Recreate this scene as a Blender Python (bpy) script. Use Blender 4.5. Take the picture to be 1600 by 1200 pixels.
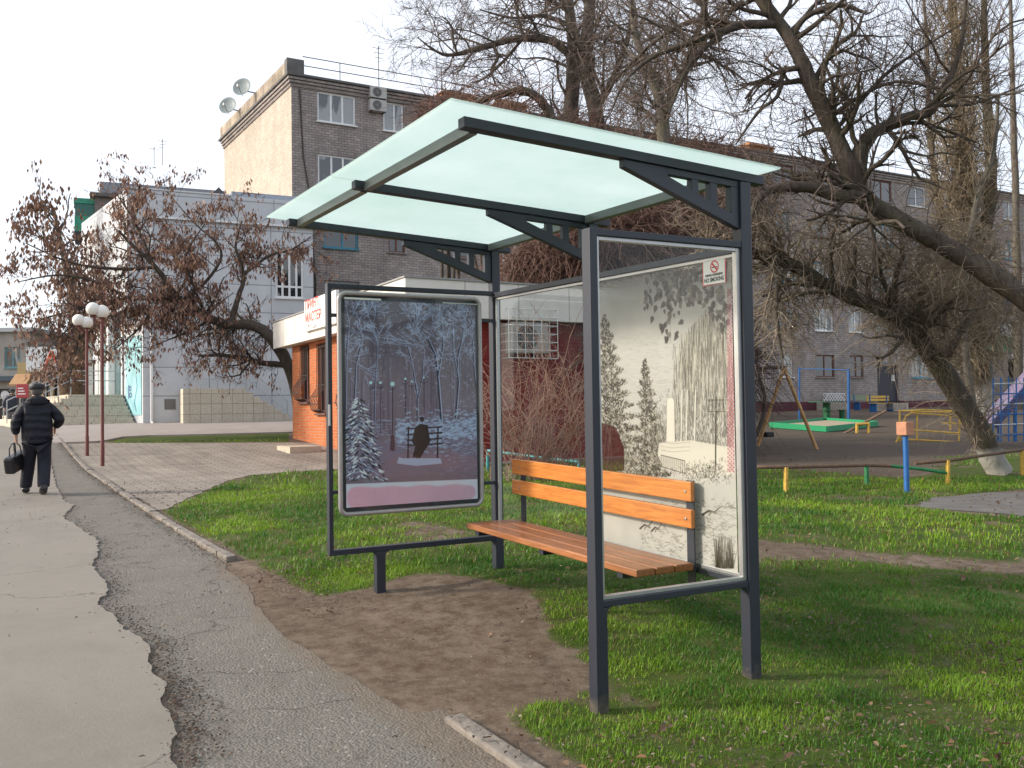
import bpy, bmesh, math, random
import numpy as np
from mathutils import Vector, Matrix, Euler
R_ = math.radians
for o in list(bpy.data.objects): bpy.data.objects.remove(o)
SC = bpy.context.scene
COL = SC.collection

# ------------------------------------------------------------------ camera
CAMP = np.array([-2.285, -3.374, 1.312]); YAW, PITCH, ROLL, FPX = R_(29.174), R_(1.705), R_(-0.854), 1450.8
_F = np.array([math.sin(YAW)*math.cos(PITCH), math.cos(YAW)*math.cos(PITCH), math.sin(PITCH)])
_R = np.cross(_F, [0, 0, 1]); _R /= np.linalg.norm(_R); _U = np.cross(_R, _F)
CR = _R*math.cos(ROLL)+_U*math.sin(ROLL); CU = -_R*math.sin(ROLL)+_U*math.cos(ROLL)
cd = bpy.data.cameras.new('camera'); cam = bpy.data.objects.new('camera', cd); COL.objects.link(cam)
cam.matrix_world = Matrix(((CR[0], CU[0], -_F[0], CAMP[0]), (CR[1], CU[1], -_F[1], CAMP[1]), (CR[2], CU[2], -_F[2], CAMP[2]), (0, 0, 0, 1)))
cd.sensor_width = 36; cd.lens = 36*FPX/1600; cd.clip_end = 3000; cd.clip_start = .05
SC.camera = cam
# ------------------------------------------------------------------ light
SUN_EL, SUN_AZ = R_(25), R_(-64)          # azimuth from +Y towards +X
SDIR = Vector((math.sin(SUN_AZ)*math.cos(SUN_EL), math.cos(SUN_AZ)*math.cos(SUN_EL), math.sin(SUN_EL)))
w = bpy.data.worlds.new("World"); SC.world = w; w.use_nodes = True
nt = w.node_tree; bg = nt.nodes['Background']; sky = nt.nodes.new('ShaderNodeTexSky')
sky.sky_type = 'NISHITA'; sky.sun_disc = False; sky.sun_elevation = SUN_EL; sky.sun_rotation = SUN_AZ
sky.air_density = 1.0; sky.dust_density = 3.5; sky.ozone_density = 1.0; sky.altitude = 100
# thin high cloud veils the blue
_tc = nt.nodes.new('ShaderNodeTexCoord'); _ns = nt.nodes.new('ShaderNodeTexNoise'); _ns.inputs['Scale'].default_value = 1.6; _ns.inputs['Detail'].default_value = 6; nt.links.new(_tc.outputs['Generated'], _ns.inputs[0])
_rp = nt.nodes.new('ShaderNodeValToRGB'); _rp.color_ramp.elements[0].position = .3; _rp.color_ramp.elements[1].position = .7; _rp.color_ramp.elements[0].color = (.38, .38, .38, 1); _rp.color_ramp.elements[1].color = (.75, .75, .75, 1); nt.links.new(_ns.outputs['Fac'], _rp.inputs[0])
_mx = nt.nodes.new('ShaderNodeMix'); _mx.data_type = 'RGBA'; nt.links.new(_rp.outputs[0], _mx.inputs[0]); nt.links.new(sky.outputs[0], _mx.inputs[6]); _mx.inputs[7].default_value = (6.6, 6.8, 7.3, 1)
nt.links.new(_mx.outputs[2], bg.inputs[0]); bg.inputs[1].default_value = 0.13
sl = bpy.data.lights.new('sun', 'SUN'); sl.energy = 2.5; sl.angle = R_(5); sl.color = (1, .92, .80)
so = bpy.data.objects.new('sun', sl); COL.objects.link(so); so.rotation_euler = SDIR.to_track_quat('Z', 'Y').to_euler(); so.location = (0, 0, 30)
SC.view_settings.view_transform = 'Standard'; SC.view_settings.look = 'None'
SC.view_settings.gamma = 1; SC.view_settings.use_curve_mapping = False; SC.view_settings.exposure = .78
SC.render.resolution_x = 1024; SC.render.resolution_y = 768
SC.cycles.max_bounces = 8; SC.cycles.transparent_max_bounces = 16

# ------------------------------------------------------------------ geometry of the view: pixel (1600x1200) -> ray
def ray(u, v): return _F+CR*((u-800)/FPX)-CU*((v-600)/FPX)
def P(u, v, d): return CAMP+ray(u, v)*d
def PY(u, v, Y): r = ray(u, v); return CAMP+r*((Y-CAMP[1])/r[1])
def PX(u, v, X): r = ray(u, v); return CAMP+r*((X-CAMP[0])/r[0])
TL = np.array([[-50, 0], [6, 0], [10, .05], [14.5, .12], [20, .2], [23, .36], [26, .56], [31, .85], [37, 1.05], [45, 1.15], [60, 1.35], [100, 1.6], [400, 2], [3000, 2.5]])
TR = np.array([[-50, 0], [6, 0], [13.5, .08], [25, .27], [37, .6], [50, 1.0], [57, 1.18], [100, 1.6], [400, 2], [3000, 2.5]])
def G(x, y):
    x = np.asarray(x, float); y = np.asarray(y, float)
    dx, dy = x-CAMP[0], y-CAMP[1]
    t = dx*math.sin(YAW)+dy*math.cos(YAW); l = (dx*math.cos(YAW)-dy*math.sin(YAW))/np.maximum(t, 1)
    k = np.clip((l+.15)/.3, 0, 1); k = k*k*(3-2*k)
    b = np.interp(t, TL[:, 0], TL[:, 1])*(1-k)+np.interp(t, TR[:, 0], TR[:, 1])*k
    sx = np.where(x < 1.2, 1.2, 4.); sy = np.where(y < 3, 1.4, 3.5)
    return b+.19*np.exp(-((x-1.2)/sx)**2/2-((y-3.)/sy)**2/2)
def g(x, y): return float(G(x, y))
def PG(u, v, off=0):
    r = ray(u, v); lo = .5; 
    t = 1.0; prev = 1.0
    while t < 400:
        p = CAMP+r*t
        if p[2] <= g(p[0], p[1])+off: break
        prev = t; t *= 1.03
    for _ in range(20):
        m = (prev+t)/2; p = CAMP+r*m
        if p[2] <= g(p[0], p[1])+off: t = m
        else: prev = m
    return CAMP+r*t
def depth(p): return float((np.asarray(p)-CAMP)@_F)

# ------------------------------------------------------------------ materials
MATS = {}
def new_mat(name):
    m = bpy.data.materials.new(name); m.use_nodes = True
    b = m.node_tree.nodes['Principled BSDF']; return m, m.node_tree, b
class N:
    """tiny node helper"""
    def __init__(s, nt): s.nt = nt
    def n(s, t, **k):
        x = s.nt.nodes.new(t)
        for a, v in k.items():
            if a.startswith('i_'):
                key = a[2:]; key = int(key) if key.isdigit() else key.replace('_', ' ')
                if isinstance(v, bpy.types.NodeSocket): s.nt.links.new(v, x.inputs[key])
                else: x.inputs[key].default_value = v
            else: setattr(x, a, v)
        return x
    def noise(s, vec, scale, detail=4, rough=.6, dist=0):
        x = s.n('ShaderNodeTexNoise', i_Scale=scale, i_Detail=detail, i_Roughness=rough, i_Distortion=dist)
        s.nt.links.new(vec, x.inputs['Vector']); return x.outputs['Fac']
    def ramp(s, fac, stops):
        x = s.n('ShaderNodeValToRGB'); s.nt.links.new(fac, x.inputs[0]); e = x.color_ramp.elements
        e[0].position, e[1].position = stops[0][0], stops[-1][0]
        def c4(c): return (c, c, c, 1) if isinstance(c, (int, float)) else (*c, 1)
        e[0].color = c4(stops[0][1]); e[1].color = c4(stops[-1][1])
        for p, c in stops[1:-1]:
            y = e.new(p); y.color = c4(c)
        return x.outputs[0]
    def mix(s, f, a, b, mode='MIX'):
        x = s.n('ShaderNodeMix', data_type='RGBA', blend_type=mode)
        for sock, v in ((x.inputs[0], f), (x.inputs[6], a), (x.inputs[7], b)):
            if isinstance(v, bpy.types.NodeSocket): s.nt.links.new(v, sock)
            else: sock.default_value = v if isinstance(v, (int, float)) else (*v[:3], 1)
        return x.outputs[2]
    def math(s, op, a, b=0.):
        x = s.n('ShaderNodeMath', operation=op)
        for i, v in ((0, a), (1, b)):
            if isinstance(v, bpy.types.NodeSocket): s.nt.links.new(v, x.inputs[i])
            else: x.inputs[i].default_value = v
        return x.outputs[0]
    def bump(s, h, strength, dist, bsdf):
        x = s.n('ShaderNodeBump', i_Strength=strength, i_Distance=dist); s.nt.links.new(h, x.inputs['Height'])
        s.nt.links.new(x.outputs[0], bsdf.inputs['Normal']); return x
    def co(s, which='Object'): return s.n('ShaderNodeTexCoord').outputs[which]
    def pos(s): return s.n('ShaderNodeNewGeometry').outputs['Position']

def mat(name, col, rough=.6, metal=0., var=.12, scale=8, spec=.5, bump=0, bscale=60):
    if name in MATS: return MATS[name]
    m, nt, b = new_mat(name); h = N(nt)
    c = h.co(); f = h.noise(c, scale, 5, .65)
    lo = tuple(x*(1-var) for x in col); hi = tuple(min(1, x*(1+var)) for x in col)
    nt.links.new(h.ramp(f, [(.3, lo), (.7, hi)]), b.inputs['Base Color'])
    b.inputs['Roughness'].default_value = rough; b.inputs['Metallic'].default_value = metal
    b.inputs['Specular IOR Level'].default_value = spec
    if bump: h.bump(h.noise(c, bscale, 4, .6), bump, .01, b)
    MATS[name] = m; return m

def brick_mat(name, c1, c2, mortar, bw=.25, bh=.075, ms=.012, stain=.35, rough=.9, usexy=True, bumpd=.006, tint=None):
    m, nt, b = new_mat(name); h = N(nt)
    sp = h.n('ShaderNodeSeparateXYZ'); nt.links.new(h.co(), sp.inputs[0])
    uu = h.math('ADD', sp.outputs[0], sp.outputs[1])
    cb = h.n('ShaderNodeCombineXYZ'); nt.links.new(uu, cb.inputs[0]); nt.links.new(sp.outputs[2] if usexy else sp.outputs[1], cb.inputs[1])
    if not usexy: nt.links.new(sp.outputs[0], cb.inputs[0])
    br = h.n('ShaderNodeTexBrick', i_Color1=(*c1, 1), i_Color2=(*c2, 1), i_Mortar=(*mortar, 1), i_Scale=1.0, i_Mortar_Size=ms, i_Mortar_Smooth=.1, i_Bias=0.0, i_Brick_Width=bw, i_Row_Height=bh)
    nt.links.new(cb.outputs[0], br.inputs['Vector'])
    n1 = h.noise(cb.outputs[0], .8, 6, .7); n2 = h.noise(cb.outputs[0], 14, 3, .7)
    k = h.ramp(n1, [(.25, 1-stain), (.75, 1+stain*.5)]); col = h.mix(1.0, br.outputs['Color'], k, 'MULTIPLY')
    col = h.mix(1.0, col, h.ramp(n2, [(.2, .75), (.8, 1.2)]), 'MULTIPLY')
    # damp streaks running down the wall
    mp = h.n('ShaderNodeMapping'); mp.inputs['Scale'].default_value = (1.2, .12, 1); nt.links.new(cb.outputs[0], mp.inputs[0])
    col = h.mix(1.0, col, h.ramp(h.noise(mp.outputs[0], 1.5, 5, .7), [(.3, 1-stain*.8), (.6, 1.0)]), 'MULTIPLY')
    nt.links.new(col, b.inputs['Base Color']); b.inputs['Roughness'].default_value = rough; b.inputs['Specular IOR Level'].default_value = .2
    inv = h.math('SUBTRACT', 1.0, br.outputs['Fac']); h.bump(h.math('ADD', inv, h.math('MULTIPLY', n2, .4)), .8, bumpd, b)
    MATS[name] = m; return m

def glass_mat(name, tint=(.975, .985, .98), refl=.06, rough=.02):
    m = bpy.data.materials.new(name); m.use_nodes = True; nt = m.node_tree; h = N(nt)
    out = nt.nodes['Material Output']; nt.nodes.remove(nt.nodes['Principled BSDF'])
    tr = h.n('ShaderNodeBsdfTransparent', i_Color=(*tint, 1)); gl = h.n('ShaderNodeBsdfGlossy', i_Roughness=rough, i_Color=(1, 1, 1, 1))
    lw = h.n('ShaderNodeLayerWeight', i_Blend=.5); fr = h.n('ShaderNodeMath', operation='MULTIPLY_ADD', i_0=h.math('POWER', lw.outputs['Facing'], 4.0), i_1=.30, i_2=.012); dirt = h.n('ShaderNodeBsdfDiffuse', i_Color=(.6, .62, .6, 1))
    dn = h.ramp(h.noise(h.co(), 3, 6, .7), [(.45, .0), (.9, .05)])
    a = h.n('ShaderNodeMixShader'); nt.links.new(fr.outputs[0], a.inputs[0]); nt.links.new(tr.outputs[0], a.inputs[1]); nt.links.new(gl.outputs[0], a.inputs[2])
    bmx = h.n('ShaderNodeMixShader'); nt.links.new(dn, bmx.inputs[0]); nt.links.new(a.outputs[0], bmx.inputs[1]); nt.links.new(dirt.outputs[0], bmx.inputs[2])
    nt.links.new(bmx.outputs[0], out.inputs[0]); MATS[name] = m; return m

def pane_mat(name, dark=(.02, .03, .04), light=(.25, .27, .28), scale=1.3, thr=.55):
    """window pane seen from outside: dark room, pale curtains, clear reflections"""
    m, nt, b = new_mat(name); h = N(nt); c = h.co()
    mp = h.n('ShaderNodeMapping'); mp.inputs['Scale'].default_value = (1, 1, .25); nt.links.new(c, mp.inputs[0])
    f = h.noise(mp.outputs[0], scale, 3, .5, .4)
    fold = h.n('ShaderNodeTexWave', i_Scale=6, i_Distortion=2.); nt.links.new(c, fold.inputs[0])
    cur = h.mix(1., light, h.ramp(fold.outputs['Fac'], [(0, .55), (1, 1.)]), 'MULTIPLY')
    k = h.ramp(f, [(thr-.02, 0.), (thr+.02, 1.)])
    nt.links.new(h.mix(k, dark, cur), b.inputs['Base Color'])
    b.inputs['Roughness'].default_value = .06; b.inputs['Specular IOR Level'].default_value = .9
    b.inputs['Coat Weight'].default_value = .5; b.inputs['Coat Roughness'].default_value = .03
    MATS[name] = m; return m

def attr_mat(name, rough=.6, translucent=0., alpha=False):
    m, nt, b = new_mat(name); h = N(nt)
    a = h.n('ShaderNodeAttribute', attribute_name='Col'); nt.links.new(a.outputs['Color'], b.inputs['Base Color'])
    b.inputs['Roughness'].default_value = rough
    out = nt.nodes['Material Output']; last = b.outputs[0]
    if translucent:
        t = h.n('ShaderNodeBsdfTranslucent'); nt.links.new(a.outputs['Color'], t.inputs[0])
        mx = h.n('ShaderNodeMixShader', i_0=translucent); nt.links.new(b.outputs[0], mx.inputs[1]); nt.links.new(t.outputs[0], mx.inputs[2]); last = mx.outputs[0]
    if alpha:
        tr = h.n('ShaderNodeBsdfTransparent'); mx = h.n('ShaderNodeMixShader')
        nt.links.new(a.outputs['Alpha'], mx.inputs[0]); nt.links.new(tr.outputs[0], mx.inputs[1]); nt.links.new(last, mx.inputs[2]); last = mx.outputs[0]
    nt.links.new(last, out.inputs[0]); MATS[name] = m; return m

# ------------------------------------------------------------------ objects
def tag(o, label=None, cat=None, group=None, kind=None):
    if label: o['label'] = label
    if cat: o['category'] = cat
    if group: o['group'] = group
    if kind: o['kind'] = kind
    return o
def thing(name, label, cat, loc=(0, 0, 0), rz=0., group=None):
    o = bpy.data.objects.new(name, None); COL.objects.link(o); o.location = loc; o.rotation_euler = (0, 0, rz)
    o.empty_display_size = .1
    return tag(o, label, cat, group)
def lab(o, t): o['label'] = t; return o
class MB:
    """collects shapes, builds ONE mesh object"""
    def __init__(s): s.v = []; s.f = []
    def add(s, vs, fs):
        k = len(s.v); s.v += [tuple(map(float, q)) for q in vs]; s.f += [tuple(i+k for i in f) for f in fs]; return s
    def box(s, a, b, M=None):
        x0, y0, z0 = a; x1, y1, z1 = b
        x0, x1 = min(x0, x1), max(x0, x1); y0, y1 = min(y0, y1), max(y0, y1); z0, z1 = min(z0, z1), max(z0, z1)
        vs = [(x0, y0, z0), (x1, y0, z0), (x1, y1, z0), (x0, y1, z0), (x0, y0, z1), (x1, y0, z1), (x1, y1, z1), (x0, y1, z1)]
        if M is not None: vs = [M(Vector(q)) if callable(M) else (M @ Vector(q)) for q in vs]
        return s.add(vs, [(0, 3, 2, 1), (4, 5, 6, 7), (0, 1, 5, 4), (1, 2, 6, 5), (2, 3, 7, 6), (3, 0, 4, 7)])
    def bar(s, p, q, w, h=None, up=(0, 0, 1)):
        h = h or w; p, q = Vector(p), Vector(q); t = (q-p).normalized(); u = Vector(up)
        if abs(t.dot(u)) > .98: u = Vector((0, 1, 0))
        r = t.cross(u).normalized(); n = r.cross(t)
        vs = []
        for c in (p, q):
            for a, b in ((-1, -1), (1, -1), (1, 1), (-1, 1)): vs.append(c+r*(a*w/2)+n*(b*h/2))
        return s.add(vs, [(0, 1, 2, 3), (7, 6, 5, 4), (0, 4, 5, 1), (1, 5, 6, 2), (2, 6, 7, 3), (3, 7, 4, 0)])
    def tube(s, pts, r, n=8, cap=True):
        pts = [Vector(q) for q in pts]; K = len(pts); rs = r if isinstance(r, (list, tuple)) else [r]*K
        vs = []; ref = None
        for i, q in enumerate(pts):
            t = (pts[min(i+1, K-1)]-pts[max(i-1, 0)]).normalized()
            if ref is None:
                ref = Vector((0, 0, 1)) if abs(t.z) < .9 else Vector((1, 0, 0))
            a = t.cross(ref).normalized(); b = a.cross(t).normalized(); ref = b
            for k in range(n):
                an = 2*math.pi*k/n; vs.append(q+a*(math.cos(an)*rs[i])+b*(math.sin(an)*rs[i]))
        fs = [(i*n+k, i*n+(k+1) % n, (i+1)*n+(k+1) % n, (i+1)*n+k) for i in range(K-1) for k in range(n)]
        if cap: fs += [tuple(reversed(range(n))), tuple((K-1)*n+k for k in range(n))]
        return s.add(vs, fs)
    def lathe(s, c, prof, n=16, M=None):
        vs = []; c = Vector(c)
        for r, z in prof:
            for k in range(n):
                a = 2*math.pi*k/n; vs.append(Vector((r*math.cos(a), r*math.sin(a), z)))
        if M is not None: vs = [M @ q for q in vs]
        vs = [q+c for q in vs]; K = len(prof)
        fs = [(i*n+k, i*n+(k+1) % n, (i+1)*n+(k+1) % n, (i+1)*n+k) for i in range(K-1) for k in range(n)]
        fs += [tuple(reversed(range(n))), tuple((K-1)*n+k for k in range(n))]
        return s.add(vs, fs)
    def ball(s, c, r, n=12, m=8, sc=(1, 1, 1)):
        c = Vector(c); vs = []
        for i in range(m+1):
            th = math.pi*i/m; rr = max(math.sin(th), .02)
            for k in range(n):
                a = 2*math.pi*k/n; vs.append(c+Vector((r*sc[0]*rr*math.cos(a), r*sc[1]*rr*math.sin(a), -r*sc[2]*math.cos(th))))
        fs = [(i*n+k, i*n+(k+1) % n, (i+1)*n+(k+1) % n, (i+1)*n+k) for i in range(m) for k in range(n)]
        fs += [tuple(reversed(range(n))), tuple(m*n+k for k in range(n))]
        return s.add(vs, fs)
    def prism(s, poly, d, f):
        """poly: 2D outline, f(a,b,t)->3D with t in {0,1}*d"""
        n = len(poly); vs = [f(a, b, 0) for a, b in poly]+[f(a, b, d) for a, b in poly]
        return s.add(vs, [tuple(reversed(range(n))), tuple(range(n, 2*n))]+[(i, (i+1) % n, n+(i+1) % n, n+i) for i in range(n)])
    def build(s, name, m, parent=None, smooth=False, bevel=0., loc=None):
        me = bpy.data.meshes.new(name); me.from_pydata(s.v, [], s.f); me.validate(); me.update()
        if smooth:
            me.polygons.foreach_set('use_smooth', [True]*len(me.polygons))
            try: me.set_sharp_from_angle(angle=R_(40))
            except Exception: pass
        return link(name, me, m, parent, bevel)
def link(name, me, m, parent=None, bevel=0.):
    o = bpy.data.objects.new(name, me); COL.objects.link(o)
    if m is not None: me.materials.append(m)
    if parent is not None: o.parent = parent
    if bevel:
        b = o.modifiers.new('bevel', 'BEVEL'); b.width = bevel; b.segments = 2; b.limit_method = 'ANGLE'; b.angle_limit = R_(50)
    return o
def raw(name, V, F, m, parent=None, smooth=False, attrs=None):
    """fast mesh from numpy arrays; F (n,k)"""
    me = bpy.data.meshes.new(name); V = np.ascontiguousarray(V, np.float32).reshape(-1, 3); F = np.ascontiguousarray(F, np.int32); n, k = F.shape
    me.vertices.add(len(V)); me.vertices.foreach_set('co', V.ravel())
    me.loops.add(n*k); me.loops.foreach_set('vertex_index', F.ravel())
    me.polygons.add(n); me.polygons.foreach_set('loop_start', np.arange(n, dtype=np.int32)*k)
    try: me.polygons.foreach_set('loop_total', np.full(n, k, np.int32))
    except Exception: pass
    me.update(calc_edges=True)
    me.polygons.foreach_set('use_smooth', np.full(n, bool(smooth)))
    for an, arr in (attrs or {}).items():
        if arr.ndim == 1:
            a = me.attributes.new(an, 'FLOAT', 'POINT'); a.data.foreach_set('value', arr.astype(np.float32))
        else:
            a = me.attributes.new(an, 'FLOAT_COLOR', 'POINT'); a.data.foreach_set('color', arr.astype(np.float32).ravel())
    return link(name, me, m, parent)
def copy_tree(o, parent=None):
    c = o.copy(); COL.objects.link(c); c.parent = parent
    for ch in [q for q in bpy.data.objects if q.parent == o]: copy_tree(ch, c)
    return c
def drop(o, x, y, rz=None):
    o.location = (x, y, g(x, y))
    if rz is not None: o.rotation_euler = (0, 0, rz)
    return o
rng = np.random.default_rng(7); random.seed(7)

# value noise for python side masks
_tab = np.random.default_rng(3).random((256, 256))
def vnoise(x, y, s=1.):
    x = np.asarray(x, float)/s; y = np.asarray(y, float)/s
    xi = np.floor(x).astype(int); yi = np.floor(y).astype(int); fx = x-xi; fy = y-yi; fx = fx*fx*(3-2*fx); fy = fy*fy*(3-2*fy)
    a = _tab[xi & 255, yi & 255]; b = _tab[(xi+1) & 255, yi & 255]; c = _tab[xi & 255, (yi+1) & 255]; d = _tab[(xi+1) & 255, (yi+1) & 255]
    return (a*(1-fx)+b*fx)*(1-fy)+(c*(1-fx)+d*fx)*fy
def fbm(x, y, s=1., o=4):
    t = 0; a = .5; 
    for i in range(o): t = t+a*vnoise(np.asarray(x)+i*17.3, np.asarray(y)-i*9.1, s); a *= .5; s *= .5
    return t/(1-.5**o)
def sdist(px, py, poly):
    """signed distance to polygon (positive inside)"""
    px = np.asarray(px, float); py = np.asarray(py, float); d = np.full(px.shape, 1e9); ins = np.zeros(px.shape, bool); n = len(poly)
    for i in range(n):
        ax, ay = poly[i][:2]; bx, by = poly[(i+1) % n][:2]
        ex, ey = bx-ax, by-ay; l = ex*ex+ey*ey+1e-12
        t = np.clip(((px-ax)*ex+(py-ay)*ey)/l, 0, 1); d = np.minimum(d, (px-ax-t*ex)**2+(py-ay-t*ey)**2)
        c = ((ay > py) != (by > py)) & (px < (bx-ax)*(py-ay)/(by-ay+1e-12)+ax); ins ^= c
    d = np.sqrt(d); return np.where(ins, d, -d)
def gpoly(pts): return [tuple(PG(u, v)[:2]) for u, v in pts]
# ------------------------------------------------------------------ ground
EDGE = [(75, 700), (82, 735), (88, 760), (100, 783), (115, 790), (98, 808), (125, 825), (152, 844), (154, 867), (142, 883), (165, 908), (167, 925), (151, 946), (179, 967), (200, 987), (235, 1008), (231, 1033), (237, 1054), (262, 1071), (253, 1092), (265, 1112), (275, 1146), (260, 1173), (275, 1198)]
edge_w = gpoly(EDGE)
K0 = PG(97, 693)[:2]; K1 = PG(340, 869)[:2]; KD = (K1-K0)/np.linalg.norm(K1-K0); KN = np.array([-KD[1], KD[0]])
if KN[0] < 0: KN = -KN                     # KN points towards the lawn (right of the kerb)
def kerb(s, n=0.): return K1+KD*s+KN*n      # s metres from the end of the visible kerb towards the camera
# dirt hollow, lawn lobe, paving outlines (world)
DIRT = gpoly([(350, 878), (400, 925), (455, 940), (520, 937), (590, 924), (650, 903), (700, 893), (770, 900), (830, 925), (862, 950), (880, 990), (930, 1025), (1000, 1068), (960, 1105), (905, 1118), (850, 1112), (800, 1128), (830, 1165), (880, 1215), (840, 1290), (770, 1290), (640, 1135), (520, 1052), (410, 975)])
TRAM = gpoly([(1000, 850), (1190, 845), (1400, 862), (1700, 880), (1700, 905), (1400, 885), (1190, 868), (1000, 872)])
PLAY = gpoly([(1120, 735), (1190, 732), (1400, 742), (1440, 728), (1500, 712), (1700, 690), (1700, 650), (1100, 648)])
LANE = gpoly([(1435, 790), (1480, 776), (1560, 768), (1760, 760), (1800, 812), (1600, 806), (1500, 798)])
PAVE = gpoly([(250, 797), (300, 775), (350, 752), (385, 743), (450, 737), (520, 733), (600, 726), (660, 722), (700, 712), (640, 700), (455, 691), (330, 692), (200, 692), (130, 693), (97, 693)])
STRIP = gpoly([(160, 690), (200, 682), (300, 680), (455, 676), (455, 690), (300, 691), (200, 692)])
WALK = gpoly([(97, 693), (160, 690), (200, 682), (300, 680), (455, 676), (520, 672), (520, 654), (200, 658), (60, 659), (60, 693)])
xs = np.concatenate([[-1500, -600, -250, -120, -70, -45, -32, -24, -18, -14, -11, -9, -7.5, -6], np.arange(-5, 8.5, .07), np.arange(8.6, 24, .25), np.arange(24, 70, 1.), [75, 85, 100, 150, 300, 700, 1500]])
ys = np.concatenate([[-1500, -500, -150, -60, -25, -14, -9, -6.5, -5], np.arange(-4, 10, .07), np.arange(10.1, 30, .25), np.arange(30, 60, 1.), [65, 75, 90, 120, 200, 400, 800, 1500]])
XX, YY = np.meshgrid(xs, ys, indexing='ij'); X1, Y1 = XX.ravel(), YY.ravel()
def smooth(x, a, b): t = np.clip((x-a)/(b-a), 0, 1); return t*t*(3-2*t)
def side(x, y): return (np.asarray(x)-K1[0])*KN[0]+(np.asarray(y)-K1[1])*KN[1]
def grass_w(x, y):
    """1 = turf, 0 = bare soil"""
    nz = fbm(x, y, 1.3)-.5; n2 = fbm(np.asarray(x)+40, y, .28)-.5
    d = sdist(x, y, DIRT)+.55*nz+.40*n2
    w_ = 1-smooth(d, -.22, .10)
    w_ = np.minimum(w_, 1-.75*smooth(sdist(x, y, TRAM)+.5*nz, -.25, .15))
    w_ = np.minimum(w_, 1-.93*smooth(sdist(x, y, PLAY)+1.6*nz, -.7, .3))
    w_ = np.minimum(w_, 1-smooth(sdist(x, y, LANE)+.2*n2, -.25, .0))
    w_ = np.minimum(w_, 1-smooth(sdist(x, y, PAVE), -.12, .0)); 
    w_ = w_*smooth(side(x, y)+.12*n2, .08, .3)
    t = (np.asarray(x)-CAMP[0])*math.sin(YAW)+(np.asarray(y)-CAMP[1])*math.cos(YAW)
    w_ = w_*np.where(side(x, y) > 0, 1-.55*smooth(nz, .10, .28)*smooth(t, 6, 9)-.45*smooth(n2, .06, .22), 1)
    w_ = w_*(1-.85*smooth(t+8*nz, 17, 24))
    return np.clip(np.maximum(w_, smooth(sdist(x, y, STRIP), -.1, .2)*.8), 0, 1)
GW = grass_w(X1, Y1)
# outline of the rough asphalt path (between the raised layer and the kerb)
Lk = float(np.linalg.norm(K1-K0))
far = [kerb(-Lk-12, -.02), kerb(-Lk, -.02), kerb(-2, -.02), kerb(0, -.02)]
mid = gpoly([(375, 905), (425, 975), (500, 1025), (580, 1075), (650, 1120), (700, 1150)])
near = [kerb(4.6, -.02), kerb(9, -.02), kerb(9, -9)]
rp = [tuple(q) for q in far]+mid+[tuple(q) for q in near]+[tuple(kerb(-Lk-12, -9))]
micro = (fbm(X1, Y1, .35)-.5)*.035*smooth(-sdist(X1, Y1, rp), .04, .5)*(np.abs(X1) < 60)*(1-smooth(sdist(X1, Y1, PAVE), -.25, .0))*(1-smooth(sdist(X1, Y1, LANE), -.3, .0))
Z1 = G(X1, Y1)+np.where(np.hypot(X1-CAMP[0], Y1-CAMP[1]) < 25, micro, 0)-.012
ni, nj = len(xs), len(ys); idx = np.arange(ni*nj).reshape(ni, nj)
F4 = np.stack([idx[:-1, :-1], idx[1:, :-1], idx[1:, 1:], idx[:-1, 1:]], -1).reshape(-1, 4)
m, nt, b = new_mat('soil_and_turf'); h = N(nt); c = h.pos()
at = h.n('ShaderNodeAttribute', attribute_name='turf').outputs['Fac']
soil = h.mix(h.noise(c, 1.1, 6, .7), (.14, .105, .078), (.265, .21, .162)); soil = h.mix(h.ramp(h.noise(c, .8, 5, .7), [(.42, .4), (.6, 0.)]), soil, (.085, .06, .044)); soil = h.mix(h.ramp(h.noise(c, 9, 5, .75), [(.35, .9), (.6, 0.)]), soil, (.085, .055, .038))
soil = h.mix(h.ramp(h.noise(c, 55, 3, .7), [(.62, 0.), (.7, .6)]), soil, (.34, .28, .21))
soil = h.mix(h.math('MULTIPLY', h.n('ShaderNodeAttribute', attribute_name='loam').outputs['Fac'], .8), soil, h.mix(h.noise(c, 3, 6, .75), (.05, .042, .034), (.125, .10, .078)))
turf = h.mix(h.noise(c, 2.0, 5, .7), (.032, .062, .009), (.075, .105, .018)); turf = h.mix(h.ramp(h.noise(c, 5.5, 5, .75), [(.5, 0.), (.66, .75)]), turf, (.12, .085, .045))
fade = h.ramp(h.math('ADD', at, h.math('MULTIPLY', h.math('SUBTRACT', h.noise(c, 14, 4, .8), .5), .7)), [(.3, 0.), (.62, 1.)])
nt.links.new(h.mix(fade, soil, turf), b.inputs['Base Color']); b.inputs['Roughness'].default_value = .95; b.inputs['Specular IOR Level'].default_value = .15
h.bump(h.noise(c, 30, 8, .8), .9, .014, b)
gr = raw('ground', np.stack([X1, Y1, Z1], 1), F4, m, smooth=True, attrs={'turf': GW, 'loam': smooth(sdist(X1, Y1, PLAY)+1.2*(fbm(X1, Y1, 1.5)-.5), -.8, .4)}); tag(gr, kind='structure')

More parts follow.
